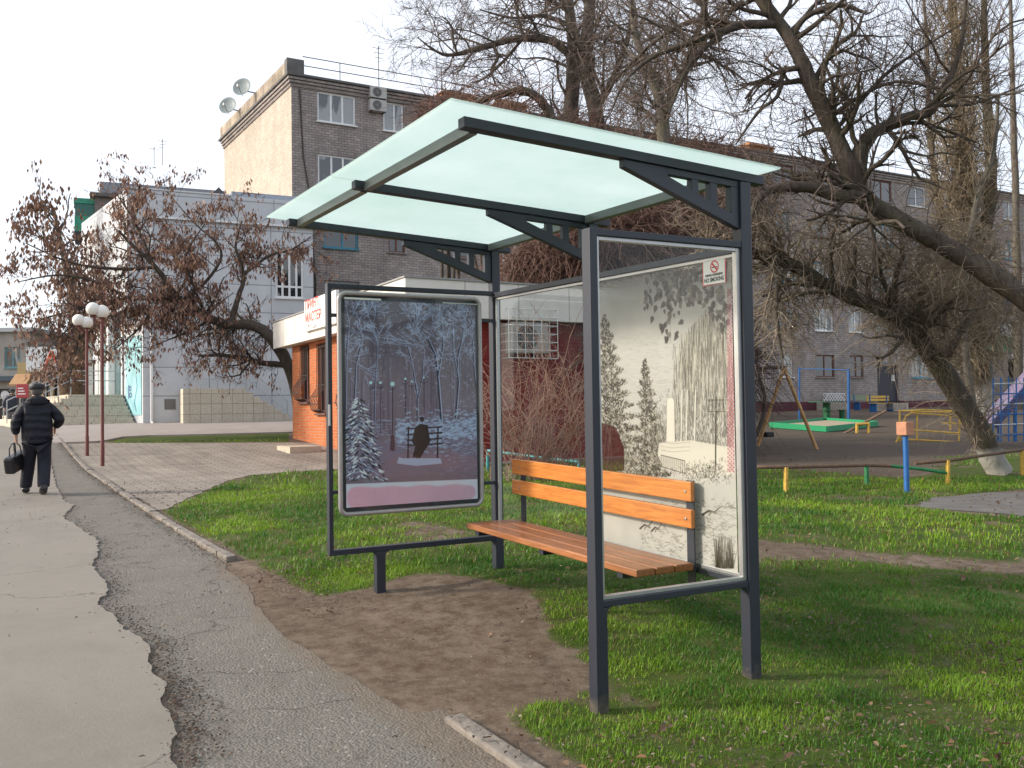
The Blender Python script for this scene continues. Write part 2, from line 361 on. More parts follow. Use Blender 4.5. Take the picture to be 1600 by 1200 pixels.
def sheet(name, poly, off, m, cell=.12, attrs=None, skirt=0., zf=None, kind='structure'):
    """flat region draped on the ground; border vertices snapped to the outline"""
    pa = np.array(poly); x0, y0 = pa.min(0)-cell; x1, y1 = pa.max(0)+cell
    gx = np.arange(x0, x1, cell); gy = np.arange(y0, y1, cell); A, B = np.meshgrid(gx, gy, indexing='ij')
    S = sdist(A[:-1, :-1]+cell/2, B[:-1, :-1]+cell/2, poly); keep = S > -cell*.15
    I = np.arange(A.size).reshape(A.shape); F = np.stack([I[:-1, :-1], I[1:, :-1], I[1:, 1:], I[:-1, 1:]], -1)[keep]
    used, inv = np.unique(F, return_inverse=True); F = inv.reshape(F.shape); V = np.stack([A.ravel()[used], B.ravel()[used]], 1)
    cnt = np.bincount(F.ravel(), minlength=len(V)); bd = np.where(cnt < 4)[0]
    q = V[bd]; best = np.full(len(q), 1e9); bp = q.copy(); n = len(poly)
    for i in range(n):
        a = pa[i]; e = pa[(i+1) % n]-a; t = np.clip(((q-a)@e)/(e@e+1e-12), 0, 1); pp = a+t[:, None]*e; d = ((q-pp)**2).sum(1); k = d < best; best[k] = d[k]; bp[k] = pp[k]
    V[bd] = bp
    z = G(V[:, 0], V[:, 1])+off
    if zf is not None: z = z+zf(V[:, 0], V[:, 1])
    V3 = np.column_stack([V, z])
    if skirt:
        E = np.concatenate([F[:, [0, 1]], F[:, [1, 2]], F[:, [2, 3]], F[:, [3, 0]]]); key = np.sort(E, 1); _, ix, c_ = np.unique(key, axis=0, return_index=True, return_counts=True)
        be = E[ix[c_ == 1]]; k = len(V3); low = V3.copy(); low[:, 2] -= skirt; V3 = np.vstack([V3, low]); F = np.vstack([F, np.column_stack([be[:, 1], be[:, 0], be[:, 0]+k, be[:, 1]+k])])
    o = raw(name, V3, F, m, smooth=not skirt, attrs={k_: f(V3[:, 0], V3[:, 1]) for k_, f in (attrs or {}).items()})
    return tag(o, kind=kind)
def ragged(pts, amp=.05, step=.06, closed=False, s=.22):
    out = []
    for i in range(len(pts)-(0 if closed else 1)):
        a = np.array(pts[i][:2]); b_ = np.array(pts[(i+1) % len(pts)][:2]); L = np.linalg.norm(b_-a); n = max(1, int(L/step)); nn = np.array([-(b_-a)[1], (b_-a)[0]])/(L+1e-9)
        for k in range(n):
            q = a+(b_-a)*k/n; out.append(tuple(q+nn*amp*((fbm(q[0], q[1], s, 3)-.5)*2)))
    if not closed: out.append(tuple(pts[-1][:2]))
    return out
# asphalt materials
m, nt, b = new_mat('rough_asphalt'); h = N(nt); c = h.pos()
base = h.mix(h.noise(c, 1.6, 6, .7), (.125, .115, .10), (.212, .196, .17))
vo = h.n('ShaderNodeTexVoronoi', i_Scale=75.); nt.links.new(c, vo.inputs[0])
base = h.mix(h.ramp(vo.outputs['Distance'], [(.15, .75), (.45, 0.)]), base, (.07, .065, .06))
base = h.mix(h.ramp(vo.outputs['Color'], [(.86, 0.), (.92, .7)]), base, (.32, .30, .27))
base = h.mix(h.ramp(h.noise(c, 6, 6, .8), [(.55, 0.), (.7, .7)]), base, (.12, .10, .085))
vc = h.n('ShaderNodeTexVoronoi', i_Scale=.9, feature='DISTANCE_TO_EDGE'); wn = h.n('ShaderNodeVectorMath', operation='ADD'); ns = h.n('ShaderNodeTexNoise', i_Scale=2.2, i_Detail=5.); nt.links.new(c, ns.inputs[0]); nt.links.new(c, wn.inputs[0]); nt.links.new(ns.outputs['Color'], wn.inputs[1]); nt.links.new(wn.outputs[0], vc.inputs[0])
crk = h.ramp(vc.outputs['Distance'], [(.0, .8), (.012, 0.)])
base = h.mix(crk, base, (.04, .035, .03))
dt = h.n('ShaderNodeAttribute', attribute_name='dirt').outputs['Fac']
dk = h.ramp(h.math('ADD', dt, h.math('MULTIPLY', h.math('SUBTRACT', h.noise(c, 7, 6, .8), .5), 1.1)), [(.4, 0.), (.75, 1.)])
base = h.mix(dk, base, h.mix(h.noise(c, 9, 4, .7), (.115, .092, .072), (.205, .172, .14)))
nt.links.new(base, b.inputs['Base Color']); b.inputs['Roughness'].default_value = .93; b.inputs['Specular IOR Level'].default_value = .25
hh = h.math('ADD', h.math('MULTIPLY', vo.outputs['Distance'], -.6), h.noise(c, 12, 6, .8)); h.bump(hh, 1., .009, b)
ROUGH = m
m, nt, b = new_mat('smooth_asphalt'); h = N(nt); c = h.pos()
base = h.mix(h.noise(c, .9, 5, .65), (.195, .175, .147), (.262, .237, .202))
base = h.mix(h.ramp(h.noise(c, 120, 3, .7), [(.35, .35), (.5, 0.)]), base, (.15, .13, .11))
base = h.mix(h.ramp(h.noise(c, .35, 6, .75, .4), [(.48, 0.), (.62, .45)]), base, (.15, .135, .115))
v2 = h.n('ShaderNodeTexVoronoi', i_Scale=.28, feature='DISTANCE_TO_EDGE'); w2 = h.n('ShaderNodeVectorMath', operation='ADD'); n3 = h.n('ShaderNodeTexNoise', i_Scale=1.3, i_Detail=7.); nt.links.new(c, n3.inputs[0]); nt.links.new(c, w2.inputs[0]); nt.links.new(n3.outputs['Color'], w2.inputs[1]); nt.links.new(w2.outputs[0], v2.inputs[0]); base = h.mix(h.ramp(v2.outputs['Distance'], [(.0, .65), (.0035, 0.)]), base, (.05, .043, .036))
mp = h.n('ShaderNodeMapping'); mp.inputs['Scale'].default_value = (1, .35, 1); mp.inputs['Rotation'].default_value = (0, 0, .6); nt.links.new(c, mp.inputs[0])
base = h.mix(h.ramp(h.noise(mp.outputs[0], 2.5, 7, .8), [(.55, 0.), (.75, .4)]), base, (.16, .14, .12))
nt.links.new(base, b.inputs['Base Color']); b.inputs['Roughness'].default_value = .85; b.inputs['Specular IOR Level'].default_value = .3
h.bump(h.noise(c, 60, 5, .75), .5, .006, b); SMOOTH = m
sp_ = edge_w+[tuple(np.array(edge_w[-1])-KN*9), tuple(np.array(edge_w[0])-KN*9)]
sheet('path', ragged(rp, .05, .08, True, s=.2), -.008, ROUGH, .1, attrs={'dirt': lambda x, y: np.clip(1-(-side(x, y)-.02+.3*(fbm(x, y, .8)-.5))/.3, 0, 1)*.35+.9*smooth(sdist(x, y, DIRT)+.3*(fbm(x, y, .5)-.5), -.22, .12)+.75*smooth(.22-np.abs(sdist(x, y, sp_)), .02, .2)*smooth(fbm(x, y, .7)-.48, -.06, .08)})
# raised smooth layer of the footway with its broken edge
e2 = ragged(edge_w, .035, .022, s=.10)
d0 = np.array(edge_w[0]); dl = np.array(edge_w[-1]); 
sp = [tuple(kerb(-Lk-30, -.6))]+[tuple(kerb(-Lk-4, -.55))]+e2+[tuple(dl-KD*-1.2), tuple(dl-KD*-8), tuple(dl-KD*-8-KN*7), tuple(kerb(-Lk-30, -14))]
sheet('pavement', sp, .007, SMOOTH, .05, skirt=.02)
# kerb stones
kb = MB(); concrete = mat('kerb_concrete', (.19, .165, .14), .9, var=.45, scale=6, bump=.9, bscale=30)
def kerb_run(name, s0, s1, hgt):
    kb = MB(); s = s0
    while s < s1:
        l = min(.98, s1-s)
        def f(q): 
            p = kerb(s+q.x, q.y); return Vector((p[0], p[1], g(*p)+q.z))
        dz = random.uniform(-.008, .008); kb.box((.008, -.0, -.1), (l-.008, .085, hgt+dz), f); s += 1.
    return tag(kb.build(name, concrete, bevel=.01), kind='structure')
kerb_run('kerb', -Lk-6, .35, .035); 
c2 = PG(692, 1124)[:2]; s2 = float((c2-K1)@KD); n2_ = float((c2-K1)@KN)
_k = kerb; _off = n2_
def kerb(s, n=0.): return K1+KD*s+KN*(n+_off)
kerb_run('kerb', s2, s2+6, .022); kerb = _k
# paving slabs
pvm = brick_mat('paving_slabs', (.30, .26, .22), (.34, .30, .255), (.15, .125, .10), .40, .20, .012, .35, usexy=False)
pm = pvm.node_tree
sheet('paving', ragged(PAVE, .09, .12, True, s=.35), -.004, pvm, .2, zf=lambda x, y: (fbm(x, y, 1.6)-.5)*.010)
sheet('footpath', WALK, .03, mat('pinkish_asphalt', (.30, .26, .235), .9, var=.12, scale=1.5), .5, skirt=.12)
lm = mat('lane_asphalt', (.115, .108, .10), .9, var=.25, scale=3, bump=.5, bscale=30)
sheet('road', ragged(LANE, .25, .15, True, s=.5), -.006, lm, .25)

# grass blades (nobody could count them)
def blades(name, n, x0, x1, y0, y1, hmin, hmax, wd, dens=None, dead=.2, seed=1, dmin=0, dmax=99):
    r = np.random.default_rng(seed); x = r.uniform(x0, x1, n); y = r.uniform(y0, y1, n)
    dx, dy = x-CAMP[0], y-CAMP[1]; t = dx*math.sin(YAW)+dy*math.cos(YAW); l = (dx*math.cos(YAW)-dy*math.sin(YAW))
    k = (t > max(dmin, 1.5)) & (t < dmax) & (l > -.62*t-.9) & (l < .72*t+2.2)
    x, y, t = x[k], y[k], t[k]; gw = grass_w(x, y); clump = fbm(x, y, .22, 3); tone = fbm(x+9, y+5, .9, 3)
    k = r.random(len(x)) < np.clip((gw-.18)*1.5, 0, 1)*np.clip(.25+(clump-.3)*3, .15, 1)
    x, y, t, clump, tone, gw = x[k], y[k], t[k], clump[k], tone[k], gw[k]; n = len(x)
    hh = r.uniform(hmin, hmax, n)*(.55+clump)*(.5+.5*gw); az = r.uniform(0, 6.283, n); lean = r.uniform(.1, 1.1, n)*hh
    z = G(x, y)+(fbm(x, y, .35)-.5)*.035-.016; wdv = wd*r.uniform(.6, 1.3, n)
    wx, wy = np.cos(az+1.57)*wdv, np.sin(az+1.57)*wdv; lx, ly = np.cos(az)*lean, np.sin(az)*lean
    b0 = np.stack([x-wx, y-wy, z], 1); b1 = np.stack([x+wx, y+wy, z], 1)
    m0 = np.stack([x-wx*.7+lx*.35, y-wy*.7+ly*.35, z+hh*.6], 1); m1 = np.stack([x+wx*.7+lx*.35, y+wy*.7+ly*.35, z+hh*.6], 1); tp = np.stack([x+lx, y+ly, z+hh*.95], 1)
    V = np.stack([b0, b1, m1, m0, tp], 1).reshape(-1, 3); i = np.arange(n)*5
    F = np.concatenate([np.stack([i, i+1, i+2], 1), np.stack([i, i+2, i+3], 1), np.stack([i+3, i+2, i+4], 1)])
    ca = np.array([.040, .140, .008]); cb = np.array([.215, .360, .016]); cc = np.array([.26, .20, .07])
    q = np.clip(tone*2.6-.85+r.normal(0, .2, n), 0, 1)[:, None]; C = ca*(1-q)+cb*q
    dd = r.random(n) < dead*(1.2-gw)*2.2; C[dd] = cc*r.uniform(.5, 1, (dd.sum(), 1)); C = np.column_stack([C, np.ones(n)])
    return raw(name, V, F, GRASS, attrs={'Col': np.repeat(C, 5, 0)})
GRASS = attr_mat('grass_blade', .55, .35)
gb = blades('grass', 1150000, -3, 7.6, -3, 8, .010, .036, .0021, seed=1, dmax=7.2)
tag(gb, 'short bright green lawn grass growing round the bus shelter', 'grass', kind='stuff')
gb = blades('grass', 420000, -3.5, 17, 0, 17, .025, .065, .0045, seed=2, dmin=7, dmax=15.5)
tag(gb, 'patchy green lawn grass between the shelter and the low pipe fence', 'grass', kind='stuff')
gb = blades('grass', 130000, -8, 34, 8, 30, .03, .09, .010, seed=3, dmin=15, dmax=27)
tag(gb, 'thin grass growing among bare soil by the playground and kiosk', 'grass', kind='stuff')
# fallen leaves and litter
def litter(name, n, seed, cols, smin, smax, reg, lbl, turfy=True):
    r = np.random.default_rng(seed); x = r.uniform(reg[0], reg[1], n); y = r.uniform(reg[2], reg[3], n)
    cl = fbm(x+70, y, .9, 3); k = (r.random(n) < np.clip((cl-.42)*6, .06, 1)) & (side(x, y) > (-.05 if turfy else -4)); x, y = x[k], y[k]; n = len(x)
    z = G(x, y)+np.where(side(x, y) > .1, r.uniform(.012, .035, n), .032); s = r.uniform(smin, smax, n); a = r.uniform(0, 6.28, n); tl = r.normal(0, .35, (n, 2))
    V = []
    for du, dv in ((-1, 0), (-.3, -.55), (.5, -.45), (1.15, 0), (.5, .45), (-.3, .55)):
        ux = du*np.cos(a)-dv*np.sin(a); uy = du*np.sin(a)+dv*np.cos(a); V.append(np.stack([x+ux*s, y+uy*s, z+s*(tl[:, 0]*ux+tl[:, 1]*uy+.5*abs(dv))], 1))
    V = np.stack(V, 1).reshape(-1, 3); i = np.arange(n)*6; F = np.concatenate([np.stack([i, i+1, i+2, i+3], 1), np.stack([i, i+3, i+4, i+5], 1)])
    C = np.array(cols)[r.integers(0, len(cols), n)]*r.uniform(.6, 1.2, (n, 1)); C = np.column_stack([C, np.ones(n)])
    o = raw(name, V, F, LEAF, attrs={'Col': np.repeat(C, 6, 0)}); return tag(o, lbl, 'leaves', kind='stuff')
LEAF = attr_mat('dead_leaf', .8, .2)
litter('fallen_leaves', 13000, 5, [(.17, .09, .045), (.23, .13, .065), (.10, .055, .03), (.19, .12, .07)], .007, .022, (-3.5, 14, -2, 14), 'small brown fallen leaves scattered over the lawn and bare earth')
litter('soil_crumbs', 26000, 8, [(.06, .045, .035), (.22, .17, .13), (.09, .065, .05)], .003, .010, (-2.2, 2.5, -2, 4), 'dark crumbs and bits of bark scattered over the bare soil before the bench')
litter('twig_litter', 4500, 6, [(.10, .07, .05), (.24, .19, .13)], .006, .014, (-5, 3, -2, 14), 'dark bits of leaf litter scattered on the asphalt footway', False)

# grit gathered along the broken edge of the footway and at the kerb
r_ = np.random.default_rng(12); E_ = np.array(edge_w); seg = 4+((len(E_)-5)*r_.random(2300)**.8).astype(int); tt = r_.random((2300, 1)); Q_ = E_[seg]*(1-tt)+E_[seg+1]*tt+KN[None]*np.abs(r_.normal(.0, .09, (2300, 1)))+r_.normal(0, .02, (2300, 2))
K2 = K1[None]+KD[None]*r_.uniform(-Lk, .6, (3600, 1))-KN[None]*np.abs(r_.normal(.03, .09, (3600, 1))); Q_ = np.vstack([Q_, K2]); n = len(Q_); s_ = r_.uniform(.003, .010, n); z_ = G(Q_[:, 0], Q_[:, 1])+.004
V = []
for a in (0, 1.57, 3.14, 4.71): V.append(np.stack([Q_[:, 0]+np.cos(a+seg[0])*s_, Q_[:, 1]+np.sin(a+seg[0])*s_*.7, z_], 1))
V.append(np.stack([Q_[:, 0], Q_[:, 1], z_+s_*.8], 1)); V = np.stack(V, 1).reshape(-1, 3); i = np.arange(n)*5
F = np.concatenate([np.stack([i, i+1, i+4], 1), np.stack([i+1, i+2, i+4], 1), np.stack([i+2, i+3, i+4], 1), np.stack([i+3, i, i+4], 1)])
C = np.array([(.10, .08, .06), (.20, .17, .14), (.06, .045, .035), (.17, .10, .06)])[r_.integers(0, 4, n)]*r_.uniform(.7, 1.2, (n, 1))
tag(raw('edge_grit', V, F, LEAF, attrs={'Col': np.repeat(np.column_stack([C, np.ones(n)]), 5, 0)}), 'brown grit and leaf crumbs gathered along the broken asphalt edge and kerb', 'grit', kind='stuff')
# ------------------------------------------------------------------ little painter for printed panels (colours kept per vertex)
class Canvas:
    def __init__(s, W, H, col): s.W, s.H = W, H; s.c = np.ones((H, W, 4)); s.c[..., :3] = col; s.y, s.x = np.mgrid[0:H, 0:W]
    def _w(s, x0, x1, y0, y1, p):
        return max(0, int(min(x0, x1)-p)), min(s.W, int(max(x0, x1)+p)+2), max(0, int(min(y0, y1)-p)), min(s.H, int(max(y0, y1)+p)+2)
    def _put(s, sl, a, col):
        a = np.clip(a, 0, 1)[..., None]; s.c[sl][..., :len(col)] = s.c[sl][..., :len(col)]*(1-a)+np.array(col)*a
    def line(s, p, q, w, col, al=1., w2=None):
        x0, x1, y0, y1 = s._w(p[0], q[0], p[1], q[1], max(w, w2 or w)+1)
        if x1 <= x0 or y1 <= y0: return
        sl = (slice(y0, y1), slice(x0, x1)); X, Y = s.x[sl], s.y[sl]; ex, ey = q[0]-p[0], q[1]-p[1]
        t = np.clip(((X-p[0])*ex+(Y-p[1])*ey)/(ex*ex+ey*ey+1e-9), 0, 1); d = np.hypot(X-p[0]-t*ex, Y-p[1]-t*ey); ww = w+((w2 if w2 is not None else w)-w)*t
        s._put(sl, (ww/2+.5-d)*al if False else np.clip(ww/2+.5-d, 0, 1)*al, col)
    def pl(s, pts, w, col, al=1., w2=None):
        n = len(pts)-1
        for i in range(n):
            a = w if w2 is None else w+(w2-w)*i/n; b_ = w if w2 is None else w+(w2-w)*(i+1)/n; s.line(pts[i], pts[i+1], a, col, al, b_)
    def blob(s, c, rx, ry, col, al=1., soft=.3):
        x0, x1, y0, y1 = s._w(c[0]-rx, c[0]+rx, c[1]-ry, c[1]+ry, 2)
        if x1 <= x0 or y1 <= y0: return
        sl = (slice(y0, y1), slice(x0, x1)); d = np.hypot((s.x[sl]-c[0])/rx, (s.y[sl]-c[1])/ry); s._put(sl, (1-d)/soft*al if al >= 1 else np.clip((1-d)/soft, 0, 1)*al, col)
    def poly(s, pts, col, al=1.):
        pts = np.array(pts, float); x0, x1, y0, y1 = s._w(pts[:, 0].min(), pts[:, 0].max(), pts[:, 1].min(), pts[:, 1].max(), 1); sl = (slice(y0, y1), slice(x0, x1))
        s._put(sl, np.clip(sdist(s.x[sl], s.y[sl], pts)+.5, 0, 1)*al, col)
    def tree(s, p, ang, L, w, lv, r, col, hi=None, spread=.6, al=1.):
        q = (p[0]+math.cos(ang)*L, p[1]-math.sin(ang)*L); m_ = ((p[0]+q[0])/2+r.normal(0, L*.06), (p[1]+q[1])/2)
        s.pl([p, m_, q], w, col, al, w*.7)
        if hi is not None: s.pl([(p[0]+w*.35, p[1]), (m_[0]+w*.35, m_[1]), (q[0]+w*.3, q[1])], max(.7, w*.35), hi, al*.8)
        if lv > 0:
            for k in range(2+(r.random() < .5)): s.tree(q, ang+r.normal(0, spread), L*r.uniform(.6, .85), w*.62, lv-1, r, col, hi, spread, al)
    def mesh(s, name, f, m, parent):
        """f(u,v) with u,v in 0..1 (v down) -> 3D"""
        u = (s.x.ravel()+.0)/(s.W-1); v = s.y.ravel()/(s.H-1); V = f(u, v); I = np.arange(s.W*s.H).reshape(s.H, s.W)
        F = np.stack([I[:-1, :-1], I[1:, :-1], I[1:, 1:], I[:-1, 1:]], -1).reshape(-1, 4)
        return raw(name, V, F, m, parent, attrs={'Col': s.c.reshape(-1, 4)})

# ------------------------------------------------------------------ bus shelter
D, WB, L, MID = .882, .0656, 2.5814, 1.3149
ZT, ZB, FB = 2.1176, .4637, .3275
sA, sB, sR = .0266, .0053, -.0487
def S(q, roof=False): return Vector((q[0]+.0108*q[1]*0, q[1]-.0108*q[0], q[2]+sA*q[1]+sB*q[0]+(sR*q[0] if roof else 0)))
def SR(q): return S(q, True)
steel = mat('dark_grey_steel', (.017, .021, .034), .45, var=.12, scale=5, spec=.5)
_nt = steel.node_tree; _h = N(_nt); _b = _nt.nodes['Principled BSDF']; _src = _b.inputs['Base Color'].links[0].from_socket
_sp = _h.n('ShaderNodeSeparateXYZ'); _nt.links.new(_h.pos(), _sp.inputs[0]); _f = _h.math('ADD', _h.math('MULTIPLY', _sp.outputs[2], -3.2), _h.noise(_h.pos(), 18, 5, .75))
_nt.links.new(_h.mix(_h.ramp(_f, [(.25, 0.), (.55, .55)]), _src, (.16, .125, .09)), _b.inputs['Base Color'])   # mud splashed on the feet of the posts
alu = mat('bare_aluminium', (.42, .42, .42), .38, .75, var=.1, scale=12)
wood, nt, b = new_mat('varnished_pine'); h = N(nt); mp = h.n('ShaderNodeMapping'); mp.inputs['Scale'].default_value = (14, .9, 14); nt.links.new(h.co(), mp.inputs[0])
gn = h.noise(mp.outputs[0], 4, 5, .6, .8); n2 = h.noise(h.co(), 1.7, 3, .5)
nt.links.new(h.mix(1., h.ramp(gn, [(.25, (.36, .105, .018)), (.5, (.58, .20, .035)), (.75, (.70, .28, .055))]), h.ramp(n2, [(.2, .78), (.8, 1.1)]), 'MULTIPLY'), b.inputs['Base Color'])
b.inputs['Roughness'].default_value = .4; b.inputs['Coat Weight'].default_value = .3; h.bump(gn, .15, .003, b)
MATS['wood'] = wood
seatw = wood.copy(); seatw.name = 'shaded_seat_pine'  # pine darkened, with the shade on the seat tops put into its colour
for n_ in seatw.node_tree.nodes:
    if n_.type == 'VALTORGB' and len(n_.color_ramp.elements) == 3:
        for e, c_ in zip(n_.color_ramp.elements, ((.20, .070, .022), (.30, .110, .036), (.41, .165, .058))): e.color = (*c_, 1)
clear = glass_mat('clear_glass')
SH = thing('bus_shelter', 'dark grey steel bus shelter with mint frosted roof, slatted bench and framed winter poster', 'bus shelter', (0, 0, 0))
BV = .004
def post(name, x0, x1, y0, y1, z0, z1): return MB().box((x0, y0, z0), (x1, y1, z1), S).build(name, steel, SH, bevel=BV)
def gz(x, y): return g(x, y)-.05-sA*y-sB*x
ROOFZ = 2.5051; BH = .048
def beamz(x): return ROOFZ-.004+sR*x
# corner posts reaching the roof
for y in (0, MID, L):
    MB().box((D, y, gz(D, y)), (D+WB, y+.066, ROOFZ-BH-.004+sR*D), S).build('post', steel, SH, bevel=BV)
# near panel: lower leg, thinner upright, rails
MB().box((0, 0, gz(0, 0)), (.041, .066, ZT), S).box((.036, .0012, gz(0, 0)), (.0608, .0648, ZB-.016), S).build('post', steel, SH, bevel=BV)
def fillet(mb, x, z, sx, y0, y1, r=.05, n=5):
    pts = [(x, z), (x+sx*r, z)]+[(x+sx*r*(1-math.sin(a)), z-r*(1-math.cos(a))) for a in [math.pi/2*k/n for k in range(1, n)]]+[(x, z-r)]
    return mb.prism(pts, y1-y0, lambda a, b_, t: S((a, y0+t, b_)))
mb = MB().box((.041, .004, ZT-.032), (D, .06, ZT), S); mb.build('panel_rail', steel, SH, bevel=.003)
mb = MB().box((.041, .004, ZB-.015), (D, .06, ZB+.015), S); mb.build('panel_rail', steel, SH, bevel=.003)
for a_ in ((.0608, ZB-.016, 1, .006, .058, .03), (D, ZB-.016, -1, .006, .058, .035)): fillet(MB(), *a_).build('corner_gusset', steel, SH)
mb = MB(); za, zb_ = ZB+.015, ZT-.032; t_ = .018
mb.box((.041, .016, za), (.041+t_, .046, zb_), S).box((D-t_-.006, .016, za), (D, .046, zb_), S).box((.041+t_, .017, za), (D-t_-.006, .045, za+t_), S).box((.041+t_, .017, zb_-t_), (D-t_-.006, .045, zb_), S)
mb.build('glazing_bead', alu, SH, bevel=.002)
MB().box((.05, .028, za+.006), (D-.01, .034, zb_-.006), S).build('side_glass', clear, SH)
# back: rails between posts, beads, glass
BT = 2.105
for (ya, yb) in ((.066, MID), (MID+.066, L)):
    MB().box((D+.006, ya, BT-.035), (D+WB-.006, yb, BT), S).build('back_rail', steel, SH, bevel=.003)
    zl = .4637 if ya < 1 else .42
    MB().box((D+.006, ya, zl-.015), (D+WB-.006, yb, zl+.015), S).build('back_rail', steel, SH, bevel=.003)
    mb = MB(); a_, b_ = zl+.015, BT-.035
    mb.box((D+.02, ya, a_), (D+.045, ya+.02, b_), S).box((D+.02, yb-.02, a_), (D+.045, yb, b_), S).box((D+.021, ya+.02, a_), (D+.044, yb-.02, a_+.018), S).box((D+.021, ya+.02, b_-.018), (D+.044, yb-.02, b_), S)
    mb.build('glazing_bead', alu, SH, bevel=.002)
    MB().box((D+.03, ya+.01, a_+.01), (D+.036, yb-.01, b_-.01), S).build('back_glass', clear, SH)
# far panel carrying the poster case
XF = -.352
MB().box((XF, L, FB-.018), (XF+.029, L+.054, ZT), S).build('panel_upright', steel, SH, bevel=.003)
MB().box((XF+.029, L+.002, ZT-.032), (D, L+.052, ZT-.001), S).build('panel_rail', steel, SH, bevel=.003)
MB().box((XF+.029, L+.002, FB-.018), (D, L+.052, FB+.018), S).build('panel_rail', steel, SH, bevel=.003)
mb = MB().box((-.028, L-.004, gz(-.02, L)), (.037, L+.058, FB-.018), S); mb.build('leg', steel, SH, bevel=BV)
for a_ in ((.037, FB-.019, 1, L+.002, L+.05, .03), (-.028, FB-.019, -1, L+.002, L+.05, .03), (D, FB-.019, -1, L+.002, L+.05, .035)): fillet(MB(), *a_).build('corner_gusset', steel, SH)
# roof: three cantilever beams with fretted brackets, purlins, frosted glass
X0B, X1B = -.6025, 1.04
for y in (0, MID, L):
    bm_ = MB().box((X0B, y+.002, ROOFZ-BH), (X1B, y+.062, ROOFZ-.003), SR); bm_.build('roof_beam', steel, SH, bevel=.003)
    # bracket outline in x,z under the beam with three windows: built of bars and webs
    zt_ = ROOFZ-BH-.001; xr = D; xl = D-.68; zb2 = zt_-.235
    bk = MB(); ya, yb = y+.014, y+.052
    def pr(pts): bk.prism(pts, yb-ya, lambda a, c_, t: SR((a, ya+t, c_)))
    pr([(xl, zt_), (xl, zt_-.035), (xr-.0, zb2-.0), (xr, zb2+.055), (xl+.25, zt_-.04), (xl+.25, zt_)])   # sloping lower chord
    pr([(xl+.25, zt_), (xl+.25, zt_-.032), (xr, zt_-.032), (xr, zt_)])
    def zc(x): return zb2+.055+(xr-x)/(xr-xl-.25)*(zt_-.04-zb2-.055)
    for xa, xb in ((xr-.05, xr), (xr-.178, xr-.135), (xr-.29, xr-.25)):
        pr([(xa, zt_-.032), (xa, zc(xa)-.004), (xb, zc(xb)-.004), (xb, zt_-.032)])
    bk.build('bracket', steel, SH, bevel=.002)
purl = mat('grey_green_purlin', (.16, .18, .17), .4, .2, var=.1)
for (ya, yb) in ((.062, MID+.002), (MID+.062, L+.002)):
    MB().box((X0B+.05, ya, ROOFZ-.052), (X0B+.09, yb, ROOFZ-.004), SR).build('purlin', purl, SH, bevel=.002)
    MB().box((D-.03, ya, ROOFZ-.052), (D+.01, yb, ROOFZ-.004), SR).build('purlin', purl, SH, bevel=.002)
m, nt, b = new_mat('frosted_mint_glass'); h = N(nt)
tl = h.n('ShaderNodeBsdfTranslucent', i_Color=(.7, .9, .85, 1)); mx = h.n('ShaderNodeMixShader', i_0=.8)
b.inputs['Base Color'].default_value = (.50, .66, .61, 1); b.inputs['Roughness'].default_value = .12
nt.links.new(h.mix(h.ramp(h.noise(h.co(), 1.3, 7, .7), [(.3, 0.), (.7, 1.)]), (.74, .86, .815), (.87, .94, .92)), tl.inputs[0])
nt.links.new(b.outputs[0], mx.inputs[1]); nt.links.new(tl.outputs[0], mx.inputs[2]); nt.links.new(mx.outputs[0], nt.nodes['Material Output'].inputs[0])
FROST = m
ym = MID+.03
for (ya, yb) in ((-.134, ym-.002), (ym+.002, 2.6785)):
    MB().box((-.7258, ya, ROOFZ), (1.0138, yb, ROOFZ+.010), SR).build('roof_panel', FROST, SH, bevel=.002)
# bench
SZ = .514
for y in (.50, 1.28, 2.1): MB().box((.46+.04, y, SZ-.075), (D, y+.05, SZ-.042), S).build('bench_bearer', steel, SH, bevel=.003)
for k in range(3):
    x0 = .4725+k*.1225; MB().box((x0, .3443, SZ-.038), (x0+.113, 2.2187, SZ), S).build('seat_board', seatw, SH, bevel=.006)
for y in (.385, 2.13): MB().box((.8455+.026, y, SZ-.14), (D-.001, y+.06, .925), S).build('backrest_upright', steel, SH, bevel=.003)
for za, zb_ in ((.8188, .9219), (.6815, .7789)):
    bb_ = MB().box((.8455, .3737, za), (.8455+.026, 2.2684, zb_), S).build('backrest_board', wood, SH, bevel=.006)
    for y in (.415, 2.16): MB().lathe(S((.8445, y, (za+zb_)/2)), [(.001, 0), (.007, 0), (.007, .004), (.001, .005)], 10, Matrix.Rotation(R_(-90), 4, 'Y')).build('screw_head', alu, bb_, smooth=True)
# far poster case: rounded tubular frame, dark box, print
Yc = L-.035
def yp(u, v): p = PY(u, v, Yc); return (p[0], p[2])
tlc, trc, brc, blc = yp(531, 456), yp(751, 469), yp(751, 787), yp(531, 806)
cx0 = (tlc[0]+blc[0])/2; cx1 = (trc[0]+brc[0])/2; cz0 = (blc[1]+brc[1])/2; cz1 = (tlc[1]+trc[1])/2
slope = ((trc[1]+brc[1])-(tlc[1]+blc[1]))/2/(cx1-cx0)
def C3(a, b_, y): return Vector((cx0+(cx1-cx0)*a, y, cz0+(cz1-cz0)*b_+slope*(cx1-cx0)*(a-.5)))
Wc, Hc = cx1-cx0, cz1-cz0
def rr(inset, r, n=6):
    pts = []
    for (cx, cy, a0) in ((1, 0, -90), (1, 1, 0), (0, 1, 90), (0, 0, 180)):
        for k in range(n+1):
            a = R_(a0+90*k/n); X_ = (Wc-inset-r if cx else inset+r)+r*math.cos(a); Z_ = (Hc-inset-r if cy else inset+r)+r*math.sin(a); pts.append((X_/Wc, Z_/Hc))
    return pts
ring = rr(0, .05); mb = MB()
